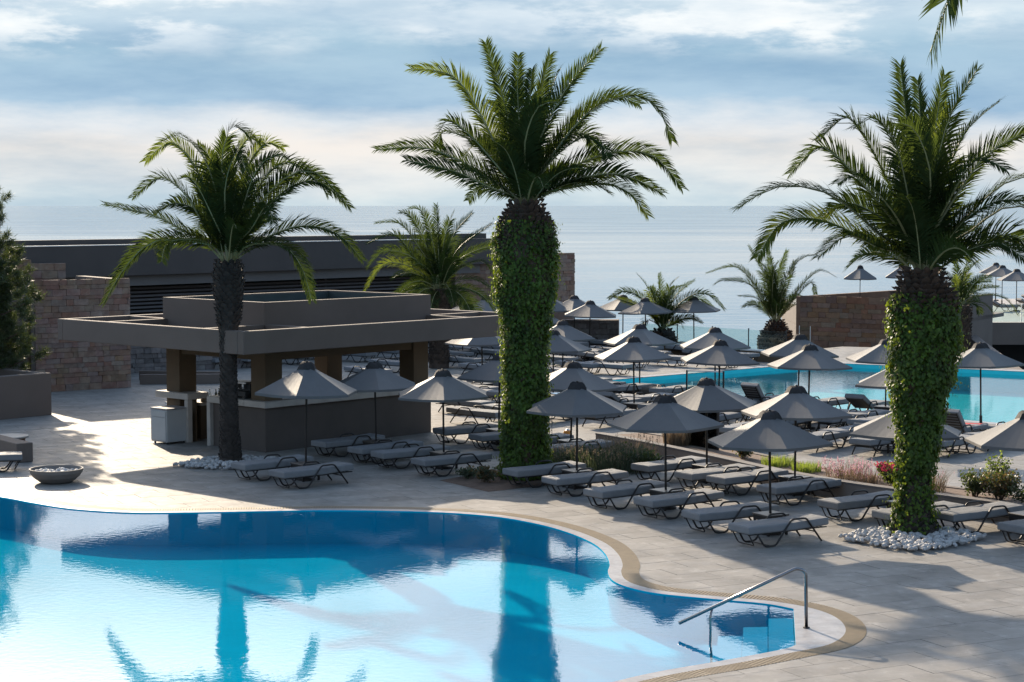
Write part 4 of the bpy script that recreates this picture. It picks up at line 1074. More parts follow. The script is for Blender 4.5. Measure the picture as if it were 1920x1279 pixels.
# ------------------------------------------------------------------ parasols
def make_parasol():
    root = thing('parasol', (0, 0, 0))
    RAD, HT, HR = 1.29, 2.33, 1.84
    r0 = .16
    can = MB(); can.fix = False
    n = 6
    for k in range(n):                                    # six tight panels, hem turned down, seams slightly raised
        a0, a1 = 2 * pi * k / n, 2 * pi * (k + 1) / n
        rows = []
        for i in range(7):
            t = i / 6; rr = r0 + (RAD - r0) * t; zz = HT + (HR - HT) * (t ** .93)
            row = []
            for j in range(7):
                s = j / 6
                p = Vector((cos(a0), sin(a0), 0)) * (1 - s) + Vector((cos(a1), sin(a1), 0)) * s
                bow = sin(pi * s)
                row.append((p.x * rr * (1 - .035 * bow * t), p.y * rr * (1 - .035 * bow * t), zz - .030 * bow * t * (1 - .35 * t)))
            rows.append(row)
        rows.append([(x * 1.002, y * 1.002, z - .055) for x, y, z in rows[-1]])
        m = len(rows)
        can.add([p for row in rows for p in row], [(i * 7 + j, (i + 1) * 7 + j, (i + 1) * 7 + j + 1, i * 7 + j + 1) for i in range(m - 1) for j in range(6)])
    me = can.mesh('canopy', M['canopy'])
    link('canopy', me, root)
    cap = MB(); prof = [(.235, -.075), (.20, -.01), (.17, .05), (.12, .095), (.05, .11)]
    vs = []; N = 18
    for i, (r, z) in enumerate(prof):
        for k in range(N):
            a = 2 * pi * k / N; w = 1 + (.14 if i < 3 else .08) * sin(6 * a + 1) + .06 * sin(10 * a)
            vs.append((r * w * cos(a), r * w * sin(a), HT + z + (.028 * cos(6 * a + 1) if i < 4 else 0) + .015 * sin(4 * a)))
    fs = [(i * N + k, i * N + (k + 1) % N, (i + 1) * N + (k + 1) % N, (i + 1) * N + k) for i in range(4) for k in range(N)] + [tuple(4 * N + k for k in range(N))]
    cap.fix = False; cap.add(vs, fs)
    cap.build('vent_cap', M['cap'], root, smooth=True)
    fin = MB(); fin.lathe([(.035, HT + .10), (.03, HT + .13), (.012, HT + .145)], 8); fin.build('finial', M['pole'], root)
    p = MB(); p.tube([(0, 0, .02), (0, 0, HT + .06)], .026, 10); p.build('pole', M['pole'], root)
    hub = MB(); hub.lathe([(.03, 1.72), (.06, 1.74), (.06, 1.80), (.03, 1.82)], 10); hub.build('hub', M['pole'], root)
    rib_me = MB(); rib_me.tube([(.05, 0, HT - .10), (RAD - .03, 0, HR - .025)], .011, 5); rib_me.tube([(.05, 0, 1.77), (.62, 0, HT - .335)], .009, 5)
    rib_me = rib_me.mesh('rib', M['pole'])
    for k in range(6):
        o = link('rib', rib_me, root); o.rotation_euler = (0, 0, 2 * pi * k / 6)
    bs = MB(); bs.lathe([(.22, 0), (.22, .05), (.19, .07), (.045, .075), (.045, .30)], 16); bs.build('base', M['frame'], root)
    return root
parasol_proto = make_parasol()

# ------------------------------------------------------------------ sun loungers (foot at -x, head at +x)
def make_lounger(raised):
    root = thing('sun_lounger', (0, 0, 0))
    L, W = 1.96, .62
    def pad(x0, x1, seed):
        r = random.Random(seed); mb = MB(); nx, ny = 9, 5; z0, z1 = .285, .432
        bv = .022
        vs, fs = [], []
        def P(i, j, top):
            s, t = i / nx, j / ny
            x = x0 + (x1 - x0) * s; y = -W / 2 + W * t
            d = min(s, 1 - s) * (x1 - x0); e = min(t, 1 - t) * W
            crown = .012 * min(1, d / .12) * min(1, e / .12)
            return (x, y, (z1 + crown + r.uniform(-.003, .003)) if top else z0)
        for i in range(nx + 1):
            for j in range(ny + 1): vs.append(P(i, j, True))
        for i in range(nx):
            for j in range(ny):
                a = i * (ny + 1) + j; fs.append((a, a + ny + 1, a + ny + 2, a + 1))
        edge = [(i, 0) for i in range(nx + 1)] + [(nx, j) for j in range(1, ny + 1)] + [(i, ny) for i in range(nx - 1, -1, -1)] + [(0, j) for j in range(ny - 1, 0, -1)]
        ids_ = [i * (ny + 1) + j for i, j in edge]
        prev = ids_
        for dz, grow_ in ((-.022, .013), (-.122, .013), (-.147, .0)):
            cur = []
            for (i, j) in edge:
                x, y, z = P(i, j, True)
                x += grow_ * (1 if i == nx else -1 if i == 0 else 0); y += grow_ * (1 if j == ny else -1 if j == 0 else 0)
                cur.append(len(vs)); vs.append((x, y, z1 + dz))
            m = len(edge)
            for k in range(m): fs.append((prev[k], prev[(k + 1) % m], cur[(k + 1) % m], cur[k]))
            prev = cur
        fs.append(tuple(prev))
        mb.add(vs, fs); return mb
    a = pad(0, 1.20, 1).build('mattress', M['mattress'], root); a.location = (-L / 2, 0, 0)
    h = pad(.0, .75, 2).build('head_cushion', M['mattress'], root); h.location = (-L / 2 + 1.212, 0, .004); h.rotation_euler = (0, R(-2.2), 0)
    back = MB()
    for s in (-1, 1): back.tube([(0, s * .27, .275), (.74, s * .27, .275)], .014, 6)
    for k in range(7): back.box((.06 + k * .1, -.26, .268), (.10 + k * .1, .26, .280))
    bk = back.build('backrest_frame', M['frame'], root); bk.location = (-L / 2 + 1.21, 0, 0)
    if raised:
        th = R(raised)
        for o in (h, bk):
            o.rotation_euler = (0, -th, 0)
            o.location = (-L / 2 + 1.21 + sin(th) * .29, 0, .29 - cos(th) * .29)
    for s in (-1, 1):
        t = MB(); t.tube([(-L / 2 + .02, s * .27, .272), (L / 2 - .72, s * .27, .272)], .016, 8); t.build('side_rail', M['frame'], root)
        t = MB(); t.tube(round_path([(-.76, s * .30, .27), (-.60, s * .325, .022), (-.33, s * .325, .022), (.04, s * .345, .505), (.40, s * .345, .505), (.80, s * .33, .018)], .07), .02, 8)
        t.build('leg_frame', M['frame'], root, smooth=True)
    t = MB(); t.tube(round_path([(-.93, -.25, .27), (-.80, -.25, .05), (-.80, .25, .05), (-.93, .25, .27)], .05), .014, 8); t.build('foot_loop', M['frame'], root, smooth=True)
    for x in (-.46, .62):
        t = MB(); t.tube([(x, -.33, .025 if x < 0 else .22), (x, .33, .025 if x < 0 else .22)], .013, 6); t.build('cross_bar', M['frame'], root)
    sl = MB()
    for k in range(9): sl.box((-.92 + k * .13, -.26, .262), (-.86 + k * .13, .26, .274))
    sl.build('slat_bed', M['frame'], root)
    return root
lounger_protos = {0: make_lounger(0), 28: make_lounger(28), 52: make_lounger(52)}

def make_table():
    root = thing('side_table', (0, 0, 0))
    mb = MB(); mb.box((-.27, -.27, .385), (.27, .27, .42), bev=.008); mb.build('table_top', M['table'], root)
    mb = MB()
    for a, b_ in (((-.25, -.25, .29), (.25, -.225, .384)), ((-.25, .225, .29), (.25, .25, .384)), ((-.25, -.222, .29), (-.225, .222, .384)), ((.225, -.222, .29), (.25, .222, .384))): mb.box(a, b_)
    mb.build('apron', M['frame'], root)
    for x in (-.225, .225):
        for y in (-.225, .225):
            mb = MB(); mb.box((x - .022, y - .022, 0), (x + .022, y + .022, .288)); mb.build('leg', M['frame'], root)
    return root
table_proto = make_table()
bpy.context.view_layer.update()
remember(None)
first_used = {}
def place(proto, loc, rz, label, cat, group):
    key = proto.name
    if key not in first_used: first_used[key] = 1; o = proto
    else: o = copy_tree(proto)
    o.location = loc; o.rotation_euler = (0, 0, rz)
    return tag(o, label, cat, group)
def clear_of_pools(x, y):
    return not inside(pool2_rim, x, y) and not inside(ring_b, x, y)
def behind_wall(x, y):
    """how far a point reaches past the front face of the planter wall, and the wall's normal there"""
    i = min(range(len(line)), key=lambda k: (line[k].x - x) ** 2 + (line[k].y - y) ** 2)
    if i == 0: return -9, None
    q = line[min(i + 1, len(line) - 1)] - line[i - 1]; nrm = Vector((-q.y, q.x, 0)).normalized()
    if nrm.y < 0: nrm = -nrm
    return (x - line[i].x) * nrm.x + (y - line[i].y) * nrm.y, nrm
rnd = random.Random(11)
ZONE_A = {'near': AX + pi, 'far': AX + pi / 2}
count = 0
for zone, x, y, ang, zs, lab, sh in PARASOLS:
    a = R(90 - ang) if zone == 'deck' else ZONE_A[zone] + R(rnd.uniform(-4, 4))
    g = {'deck': 'parasols on the pool deck', 'near': 'parasols beside the second pool', 'far': 'parasols on the sea terrace'}[zone]
    w = behind_wall(x, y)
    if zone == 'deck' and w[0] > -.4: x -= w[1].x * (w[0] + .4); y -= w[1].y * (w[0] + .4)   # the pole stands on the deck side of the wall
    o = place(parasol_proto, (x, y, 0), R(27 + rnd.uniform(-20, 20)), lab, 'parasol', g)
    o.rotation_euler.x = R(rnd.uniform(-1.2, 1.2)); o.rotation_euler.y = R(rnd.uniform(-1.2, 1.2))
    o.scale.z = zs
    lg = {'deck': 'sun loungers on the pool deck', 'near': 'sun loungers beside the second pool', 'far': 'sun loungers on the sea terrace'}[zone]
    ux, uy = cos(a), sin(a)
    placed = 0
    for s in (-1, 1):
        dv = .86 * s + rnd.uniform(-.05, .05); du = -.40 + rnd.uniform(-.08, .08)
        lx, ly = x + ux * du - uy * dv, y + uy * du + ux * dv
        if zone == 'deck':                                 # keep the pads clear of the planter wall
            w = max((behind_wall(lx + ux * e - uy * f, ly + uy * e + ux * f) for e in (-1.0, 0, 1.0) for f in (-.38, .38)), key=lambda t: t[0])
            if w[0] > -.06: lx -= w[1].x * (w[0] + .06); ly -= w[1].y * (w[0] + .06)
        if not clear_of_pools(lx - ux * .9, ly - uy * .9) or not clear_of_pools(lx + ux * .9, ly + uy * .9): continue
        placed += 1; rz = 0
        if zone == 'near' and rnd.random() < .25: rz = 28
        wx, wy = lx - x, ly - y
        where = 'pool side' if zone == 'deck' and wy < wx * .5 else 'far side'
        if zone != 'deck': where = 'sea side' if wy > 0 else 'bar side'
        elif wy > 0: where = 'planter side'
        word = 'grey-cushioned' if not rz else 'half-raised grey'
        place(lounger_protos[rz], (lx, ly, 0), a + R(rnd.uniform(-2.5, 2.5)), f'{word} lounger on the {where} of {sh}', 'sun lounger', lg)
    if placed:
        place(table_proto, (x, y, 0), a, 'dark side table at the foot of ' + sh, 'side table', 'side tables under the parasols')
# distant parasols on the upper terrace
for k, (x, y, lab) in enumerate(TERRACE_PARASOLS):
    if k < 2:                                              # these two are smaller and stand on the stone block's sunken roof
        o = place(parasol_proto, ((18.4, 101.0, .74), (21.0, 103.0, .74))[k], R(20), lab, 'parasol', 'parasols on the upper terrace'); o.scale = (.76, .76, 1.1)
        continue
    o = place(parasol_proto, (x, y, -.14), R(20 + rnd.uniform(-15, 15)), lab, 'parasol', 'parasols on the upper terrace'); o.scale = (1, 1, 1.1)
for (x, y, r_, lab) in ((31.2, 121.5, 200, 'distant sun lounger at the open end of the glass-edged terrace row'), (32.0, 117.5, 200, 'distant sun lounger nearer the glass of the upper terrace'),
                    (33.5, 123.5, 200, 'distant sun lounger beneath the front one of three distant parasols'), (35.2, 128.5, 200, 'distant sun lounger beneath the middle one of three distant parasols')):
    place(lounger_protos[28], (x, y, -.14), R(r_), lab, 'sun lounger', 'sun loungers on the upper terrace')
# loungers seen past the bar and at the second pool without a parasol of their own
for (x, y, a, rz, lab) in EXTRA_LOUNGERS:
    place(lounger_protos[rz], (x, y, 0), R(a), lab, 'sun lounger', 'sun loungers on the sea terrace')

# ------------------------------------------------------------------ palms
def frond_mesh(path, leaf, seed, mat, dens=1.0, spread=None):
    """one arching frond: ribbed stalk plus two ranks of folded leaflets"""
    r = random.Random(seed)
    P = catmull(path, 6); m = len(P)
    cum = [0]
    for i in range(1, m): cum.append(cum[-1] + (P[i] - P[i - 1]).length)
    tot = cum[-1]
    def at_(s):
        s = max(0, min(tot, s)); i = 0
        while i < m - 2 and cum[i + 1] < s: i += 1
        f = (s - cum[i]) / max(1e-6, cum[i + 1] - cum[i])
        return P[i].lerp(P[i + 1], f), (P[i + 1] - P[i]).normalized()
    mb = MB(); mb.fix = False
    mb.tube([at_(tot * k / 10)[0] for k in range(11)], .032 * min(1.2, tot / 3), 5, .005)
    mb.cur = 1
    roll = spread if spread is not None else r.uniform(-1, 1)
    n = int(tot / .029 * dens)
    for k in range(n):
        s = tot * (.13 + .87 * (k + r.random() * .6) / n); u = s / tot
        p, t = at_(s)
        up = Vector((0, 0, 1)) if abs(t.z) < .92 else Vector((0, -1, 0))
        side0 = t.cross(up).normalized(); nor0 = side0.cross(t).normalized()
        side = side0 * cos(roll) + nor0 * sin(roll); nor = nor0 * cos(roll) - side0 * sin(roll)
        ln = leaf * (min(1, (u - .05) / .22) ** .8) * (1 - .62 * max(0, (u - .45) / .55) ** 1.5) * r.uniform(.8, 1.1)
        fwd = .75 + .7 * u + r.uniform(-.15, .15)
        w = .0108 * (1 + leaf * .6) * (.8 if u > .85 else 1)
        for sg in (-1, 1):
            d = (side * sg + t * fwd + nor * (.32 + r.uniform(-.18, .22))).normalized()
            d2 = (d + Vector((0, 0, -.22 - r.random() * .3))).normalized()
            q = nor.cross(d).normalized() * w
            a, c = p + d * (ln * .5), p + d * (ln * .5) + d2 * (ln * .5)
            mb.add([p - q * .6, p + q * .6, a + q, a - q, c], [(0, 1, 2, 3), (3, 2, 4)])
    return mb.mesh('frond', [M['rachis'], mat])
def trunk_profile(prof, n, seed, wob=.03):
    r = random.Random(seed); vs = []
    ph = [r.uniform(0, 6.28) for _ in range(4)]
    for z, x, y, rad in prof:
        for k in range(n):
            a = 2 * pi * k / n
            w = 1 + wob * (sin(3 * a + ph[0] + z * 1.7) + .6 * sin(5 * a + ph[1] - z * 2.3) + .5 * sin(2 * a + ph[2] + z))
            vs.append((x + rad * w * cos(a), y + rad * w * sin(a), z))
    m = len(prof)
    fs = [(i * n + k, i * n + (k + 1) % n, (i + 1) * n + (k + 1) % n, (i + 1) * n + k) for i in range(m - 1) for k in range(n)]
    fs.append(tuple((m - 1) * n + k for k in range(n)))
    return vs, fs
def interp(prof, z):
    for a, c in zip(prof, prof[1:]):
        if a[0] <= z <= c[0]:
            t = (z - a[0]) / (c[0] - a[0]); t = t * t * (3 - 2 * t)
            return tuple(a[i] + (c[i] - a[i]) * t for i in range(4))
    return prof[-1]
def scales(root, prof, z0, z1, dz, w, out, mat, seed, name, tilt=.6):
    """old leaf bases: a shingle of pointed stubs round the trunk"""
    r = random.Random(seed); mb = MB(); mb.fix = False; z = z0; row = 0
    while z < z1:
        _, x, y, rad = interp(prof, z); n = max(6, int(2 * pi * rad / w)); 
        for k in range(n):
            a = 2 * pi * (k + (row % 2) * .5 + r.uniform(-.12, .12)) / n
            d = Vector((cos(a), sin(a), 0)); t = Vector((-sin(a), cos(a), 0)); o = Vector((x, y, z))
            ww = w * .5 * r.uniform(.8, 1.1); hh = dz * r.uniform(1.2, 1.7); oo = out * r.uniform(.6, 1.4)
            b0, b1 = o + d * rad * .97 - t * ww, o + d * rad * .97 + t * ww
            m0, m1 = b0 + Vector((0, 0, hh * .6)) + d * oo * tilt, b1 + Vector((0, 0, hh * .6)) + d * oo * tilt
            tp = o + d * (rad + oo) + Vector((0, 0, hh)) + t * r.uniform(-.3, .3) * ww
            inn_ = o + d * rad * .9 + Vector((0, 0, hh * .9))
            mb.add([b0, b1, m1, m0, tp, inn_], [(0, 1, 2, 3), (3, 2, 4), (3, 4, 5), (4, 2, 5)])
        z += dz; row += 1
    tag(mb.build(name, mat, root), kind='stuff')
def ivy_coat(root, prof, z0, z1, n, size, seed, thick=.10, bare=None):
    r = random.Random(seed); mb = MB(); mb.fix = False
    tot = z1 - z0
    for k in range(n):
        z = z0 + tot * r.random()
        _, x, y, rad = interp(prof, z)
        a = r.uniform(0, 2 * pi)
        if bare and bare(a, z) > r.random(): continue
        lump = 1 + .05 * sin(3 * a + z * 4) + .04 * sin(7 * a - z * 6)
        rr = rad * lump + thick * (r.random() ** 2) * 1.5
        d = Vector((cos(a), sin(a), 0)); o = Vector((x, y, z)) + d * rr
        nrm = (d + Vector((r.uniform(-.7, .7), r.uniform(-.7, .7), r.uniform(-.1, .9)))).normalized()
        dn = Vector((r.uniform(-.5, .5), r.uniform(-.5, .5), -1)); dn = (dn - nrm * dn.dot(nrm)).normalized()
        sd = nrm.cross(dn); s = size * r.uniform(.6, 1.25)
        mb.add([o - dn * s * .5, o + sd * s * .5 - dn * s * .1 + nrm * s * .08, o + dn * s * .6, o - sd * s * .5 - dn * s * .1 + nrm * s * .08], [(0, 1, 2, 3)])
    for k in range(int(n * .012)):                         # stray runners
        z = z0 + tot * r.random(); _, x, y, rad = interp(prof, z); a = r.uniform(0, 2 * pi)
        d = Vector((cos(a), sin(a), 0)); o = Vector((x, y, z)) + d * (rad + thick)
        for j in range(6):
            o = o + d * .025 + Vector((r.uniform(-.04, .04), r.uniform(-.04, .04), r.uniform(-.05, .03)))
            s = size * r.uniform(.5, .9); sd = Vector((-d.y, d.x, 0)) * s * .5
            mb.add([o - sd, o - Vector((0, 0, s * .6)), o + sd, o + Vector((0, 0, s * .4))], [(0, 1, 2, 3)])
    tag(mb.build('ivy', M['ivy'], root), kind='stuff')
def crown_fill(root, crown, n, length, leaf, seed, lo=-15, hi=85, mats=('frond', 'frond_yellow'), dens=1.0):
    r = random.Random(seed)
    for k in range(n):
        az = 2 * pi * (k * .382 + r.uniform(-.05, .05)); e = R(lo + (hi - lo) * ((k + .5) / n) + r.uniform(-7, 7))
        L = length * r.uniform(.8, 1.08) * (.85 if e > R(70) else 1)
        p = Vector(crown) + Vector((cos(az), sin(az), 0)) * .12 ; d = Vector((cos(az) * cos(e), sin(az) * cos(e), sin(e)))
        path = [p]
        for i in range(1, 6):
            bend = .10 + .12 * i * (1.1 if e < R(40) else .8)
            d = (d + Vector((0, 0, -bend * .75))).normalized()
            path.append(path[-1] + d * L / 5)
        me = frond_mesh(path, leaf, seed * 100 + k, M[mats[1] if r.random() < .1 else mats[0]], dens)
        link('frond', me, root)
def traced(root, pal, leaf, seed, dens=1.0):
    cx, cz = pal['crown']; bx, by = pal['base']; r = random.Random(seed)
    for k, pts in enumerate(pal['fronds']):
        base = Vector((cx - bx + r.uniform(-.06, .06), r.uniform(-.06, .06), cz - .12))
        path = [base] + [Vector((cx - bx + x, y, cz + z)) for x, y, z in pts]
        tipz = path[-1].z < base.z + .2
        me = frond_mesh(path, leaf, seed * 50 + k, M['frond_yellow' if (tipz and r.random() < .6) or r.random() < .2 else 'frond'], dens, spread=r.uniform(-.9, .9))
        link('frond', me, root)
def palm_root(key, label):
    bx, by = PALMS[key]['base']
    return thing('palm_tree', (bx, by, 0), 0, label, 'palm tree', 'palm trees'), PALMS[key]['crown'][0] - bx, PALMS[key]['crown'][1]

t, dx, cz = palm_root('bare', 'tall slender palm with a bare dark trunk in front of the pool bar')
prof = [(0, .0, 0, .33), (.25, .0, 0, .26), (1.0, -.02, 0, .215), (2.6, -.03, 0, .20), (3.3, -.02, 0, .22), (3.9, dx, 0, .30), (4.6, dx, 0, .36), (5.0, dx, 0, .32), (5.25, dx, 0, .2)]
fine = [(z,) + interp(prof, z)[1:] for z in [k * .12 for k in range(44)]]
mb = MB(); mb.add(*trunk_profile(fine, 18, 1)); mb.build('trunk', M['bark'], t, smooth=True)
scales(t, prof, .15, 3.5, .085, .13, .03, M['bark'], 2, 'leaf_scars', .9)
scales(t, prof, 3.5, 5.15, .10, .15, .075, M['bark'], 3, 'leaf_bases', .7)
traced(t, PALMS['bare'], .60, 1)
crown_fill(t, (dx, 0, cz), 6, 2.3, .5, 4, 45, 90)

t, dx, cz = palm_root('middle', 'tallest palm, its thick trunk clad in ivy, in the middle of the scene')
k_ = cz / 6.5
prof = [(0, .0, 0, .58), (.5, .0, 0, .50), (1.6, .0, 0, .455), (3.2, .0, 0, .455), (3.8, .0, 0, .50), (4.5, 0, 0, .66), (5.6, dx, 0, .68), (6.1, dx, 0, .60), (6.5, dx, 0, .40), (6.8, dx, 0, .2)]
fine = [(z,) + interp(prof, z)[1:] for z in [k * .15 for k in range(45)]]
mb = MB(); mb.add(*trunk_profile(fine, 20, 5, .035)); mb.build('trunk', M['boot'], t, smooth=True)
scales(t, prof, 5.5, 6.6, .10, .16, .10, M['boot'], 6, 'leaf_bases', .7)
ivy_coat(t, prof, .02, 6.4, 27000, .075, 7, bare=lambda a, z: max(0, (z - 5.95) / .45))
traced(t, PALMS['middle'], .66, 2)
crown_fill(t, (dx, 0, cz), 12, 2.6, .58, 8, 40, 92)

t, dx, cz = palm_root('pebble', 'ivy-clad palm rising from a ring of white pebbles by the pool handrail')
prof = [(0, .0, 0, .50), (.3, .0, 0, .33), (1.2, .02, 0, .255), (2.0, .06, 0, .31), (2.7, .06, 0, .42), (3.2, .12, 0, .56), (4.0, .16, 0, .60), (4.6, .15, 0, .58), (4.95, .12, 0, .46), (5.2, dx, 0, .34), (5.45, dx, 0, .22)]
fine = [(z,) + interp(prof, z)[1:] for z in [k * .13 for k in range(42)]]
mb = MB(); mb.add(*trunk_profile(fine, 20, 9, .04)); mb.build('trunk', M['boot'], t, smooth=True)
scales(t, prof, 4.45, 5.3, .10, .17, .13, M['boot'], 10, 'leaf_bases', .7)
scales(t, prof, .05, 1.2, .10, .15, .03, M['bark'], 11, 'leaf_scars', .9)
ivy_coat(t, prof, .1, 4.9, 24000, .075, 12, thick=.10, bare=lambda a, z: (.75 if z < 1.3 and cos(a - R(-60)) > .2 else 0) + max(0, (z - 4.65) / .25))
traced(t, PALMS['pebble'], .66, 3)
crown_fill(t, (dx, 0, cz), 12, 2.5, .58, 13, 40, 92)

t, dx, cz = palm_root('short', 'mid-height palm behind the bar in front of the restaurant louvres')
prof = [(0, 0, 0, .42), (1.0, 0, 0, .36), (2.0, .02, 0, .42), (2.8, dx, 0, .48), (3.1, dx, 0, .40), (3.4, dx, 0, .2)]
mb = MB(); mb.add(*trunk_profile([(z,) + interp(prof, z)[1:] for z in [k * .17 for k in range(20)]], 14, 14)); mb.build('trunk', M['boot'], t, smooth=True)
scales(t, prof, .2, 3.2, .12, .18, .07, M['boot'], 15, 'leaf_bases', .7)
traced(t, PALMS['short'], .6, 4, .8)
crown_fill(t, (dx, 0, cz), 26, 2.6, .55, 16, -5, 85, dens=.8)

t, dx, cz = palm_root('fan', 'small squat palm with upright fronds at the sea edge, beyond the parasols')
prof = [(-1.0, 0, 0, .6), (.3, 0, 0, .62), (.75, dx, 0, .5), (1.05, dx, 0, .25)]
mb = MB(); mb.add(*trunk_profile([(z,) + interp(prof, z)[1:] for z in [-1 + k * .15 for k in range(14)]], 14, 17)); mb.build('trunk', M['boot'], t, smooth=True)
scales(t, prof, -.4, .95, .12, .2, .10, M['boot'], 18, 'leaf_bases', .7)
traced(t, PALMS['fan'], .5, 5, .8)
crown_fill(t, (dx, 0, cz), 7, 2.0, .42, 19, 40, 88, dens=.8)

t, dx, cz = palm_root('bulb', 'squat palm with a swollen scaly trunk at the sea edge, before open water')
prof = [(-5.0, 0, 0, .8), (-1.6, 0, 0, .95), (-.87, 0, 0, 1.0), (-.37, 0, 0, .77), (-.19, 0, 0, .55), (.37, 0, 0, .30)]
mb = MB(); mb.add(*trunk_profile([(z,) + interp(prof, z)[1:] for z in [-5 + k * .16 for k in range(34)]], 16, 20)); mb.build('trunk', M['bark'], t, smooth=True)
scales(t, prof, -2.2, -.32, .15, .20, .06, M['scaly'], 21, 'leaf_scars', .9)
scales(t, prof, -.37, .25, .12, .18, .12, M['boot'], 22, 'leaf_bases', .8)
traced(t, PALMS['bulb'], .6, 6, .8)
crown_fill(t, (dx, 0, cz), 6, 2.5, .5, 23, 45, 88, dens=.8)

t, dx, cz = palm_root('stair', 'small palm half hidden behind the pebble-ringed palm, beside the sloping stair')
prof = [(-.5, 0, 0, .4), (1.0, 0, 0, .42), (1.9, dx, 0, .48), (2.3, dx, 0, .25)]
mb = MB(); mb.add(*trunk_profile([(z,) + interp(prof, z)[1:] for z in [-.5 + k * .15 for k in range(19)]], 14, 24)); mb.build('trunk', M['boot'], t, smooth=True)
scales(t, prof, -.2, 2.2, .12, .2, .09, M['boot'], 25, 'leaf_bases', .7)
traced(t, PALMS['stair'], .5, 7, .8)
crown_fill(t, (dx, 0, cz), 8, 2.0, .42, 26, 30, 85, dens=.8)

# near palm outside the frame: one hanging frond reaches into the view at the top
t = thing('palm_tree', (8.15, 17.2, 0), 0, 'palm frond hanging down into the top of the view, its trunk out of sight', 'palm tree', 'palm trees')
prof = [(0, 0, 0, .36), (1, 0, 0, .27), (7.6, 0, 0, .26), (8.6, 0, 0, .40), (9.2, 0, 0, .2)]
mb = MB(); mb.add(*trunk_profile([(z,) + interp(prof, z)[1:] for z in [k * .2 for k in range(47)]], 14, 27)); mb.build('trunk', M['bark'], t, smooth=True)
scales(t, prof, 7.4, 9.1, .11, .16, .07, M['boot'], 28, 'leaf_bases', .7)
me = frond_mesh([Vector(p) for p in ((0, 0, 9.0), (-1.0, -.05, 10.1), (-2.3, -.1, 10.5), (-3.6, -.15, 9.55), (-4.25, -.18, 8.55), (-4.46, -.2, 7.95))], .62, 901, M['frond'], 1.0, spread=1.15)
link('frond', me, t)
r = random.Random(44)
for k in range(12):
    az = R(-70 + k * 15); L = 3.0; p = Vector((0, 0, 9.0)); e = R(r.uniform(10, 75)); d = Vector((cos(az) * cos(e), sin(az) * cos(e), sin(e))); path = [p]
    for i in range(1, 6):
        d = (d + Vector((0, 0, -.25))).normalized(); path.append(path[-1] + d * L / 5)
    link('frond', frond_mesh(path, .48, 950 + k, M['frond']), t)

# ------------------------------------------------------------------ pine, shrubs, tufts
def pine_tuft(mb, c, d, n, L, r):
    for k in range(n):
        q = (d * r.uniform(.2, 1.0) + Vector((r.gauss(0, .6), r.gauss(0, .6), r.gauss(.15, .6)))).normalized()
        s = q.orthogonal().normalized(); s = Quaternion(q, r.uniform(0, 6.28)) @ s * .011
        o = c + d * r.uniform(-.12, .12) + Vector((r.gauss(0, .06), r.gauss(0, .06), r.gauss(0, .06)))
        mb.add([o - s, o + s, o + q * L * r.uniform(.6, 1.1)], [(0, 1, 2)])
pine = thing('pine_tree', (-17.5, 62.0, 1.0), 0, 'bushy green pine growing out of the square planter at the edge of view', 'pine tree')
mb = MB(); mb.tube([(0, 0, 0), (.1, .05, 2.5), (-.1, 0, 4.0), (0, 0, 5.9)], .22, 10, .05); mb.build('trunk', M['brown_trunk'], pine, smooth=True)
r = random.Random(71)
boughs = MB(); needles = MB(); needles.fix = False
for k in range(84):
    z = .3 + 5.5 * (k / 84); az = k * 2.4 + r.uniform(-.4, .4); reach = max(.3, 2.3 - .58 * max(0, z - 2.5)) * r.uniform(.55, 1.08)
    d = Vector((cos(az), sin(az), .15)); p0 = Vector((0, 0, z)); p1 = p0 + d * reach
    boughs.tube([p0, p0 + d * reach * .6 + Vector((0, 0, -.1)), p1 + Vector((0, 0, .12))], .045, 5, .012)
    for j in range(13):
        f = .25 + .8 * j / 13
        c = p0 + d * reach * f + Vector((r.gauss(0, .24), r.gauss(0, .24), r.gauss(.05, .2)))
        pine_tuft(needles, c, (d + Vector((r.gauss(0, .5), r.gauss(0, .5), .5))).normalized(), 120, .26, r)
boughs.build('branches', M['brown_trunk'], pine)
tag(needles.build('needles', M['pine'], pine), kind='stuff')

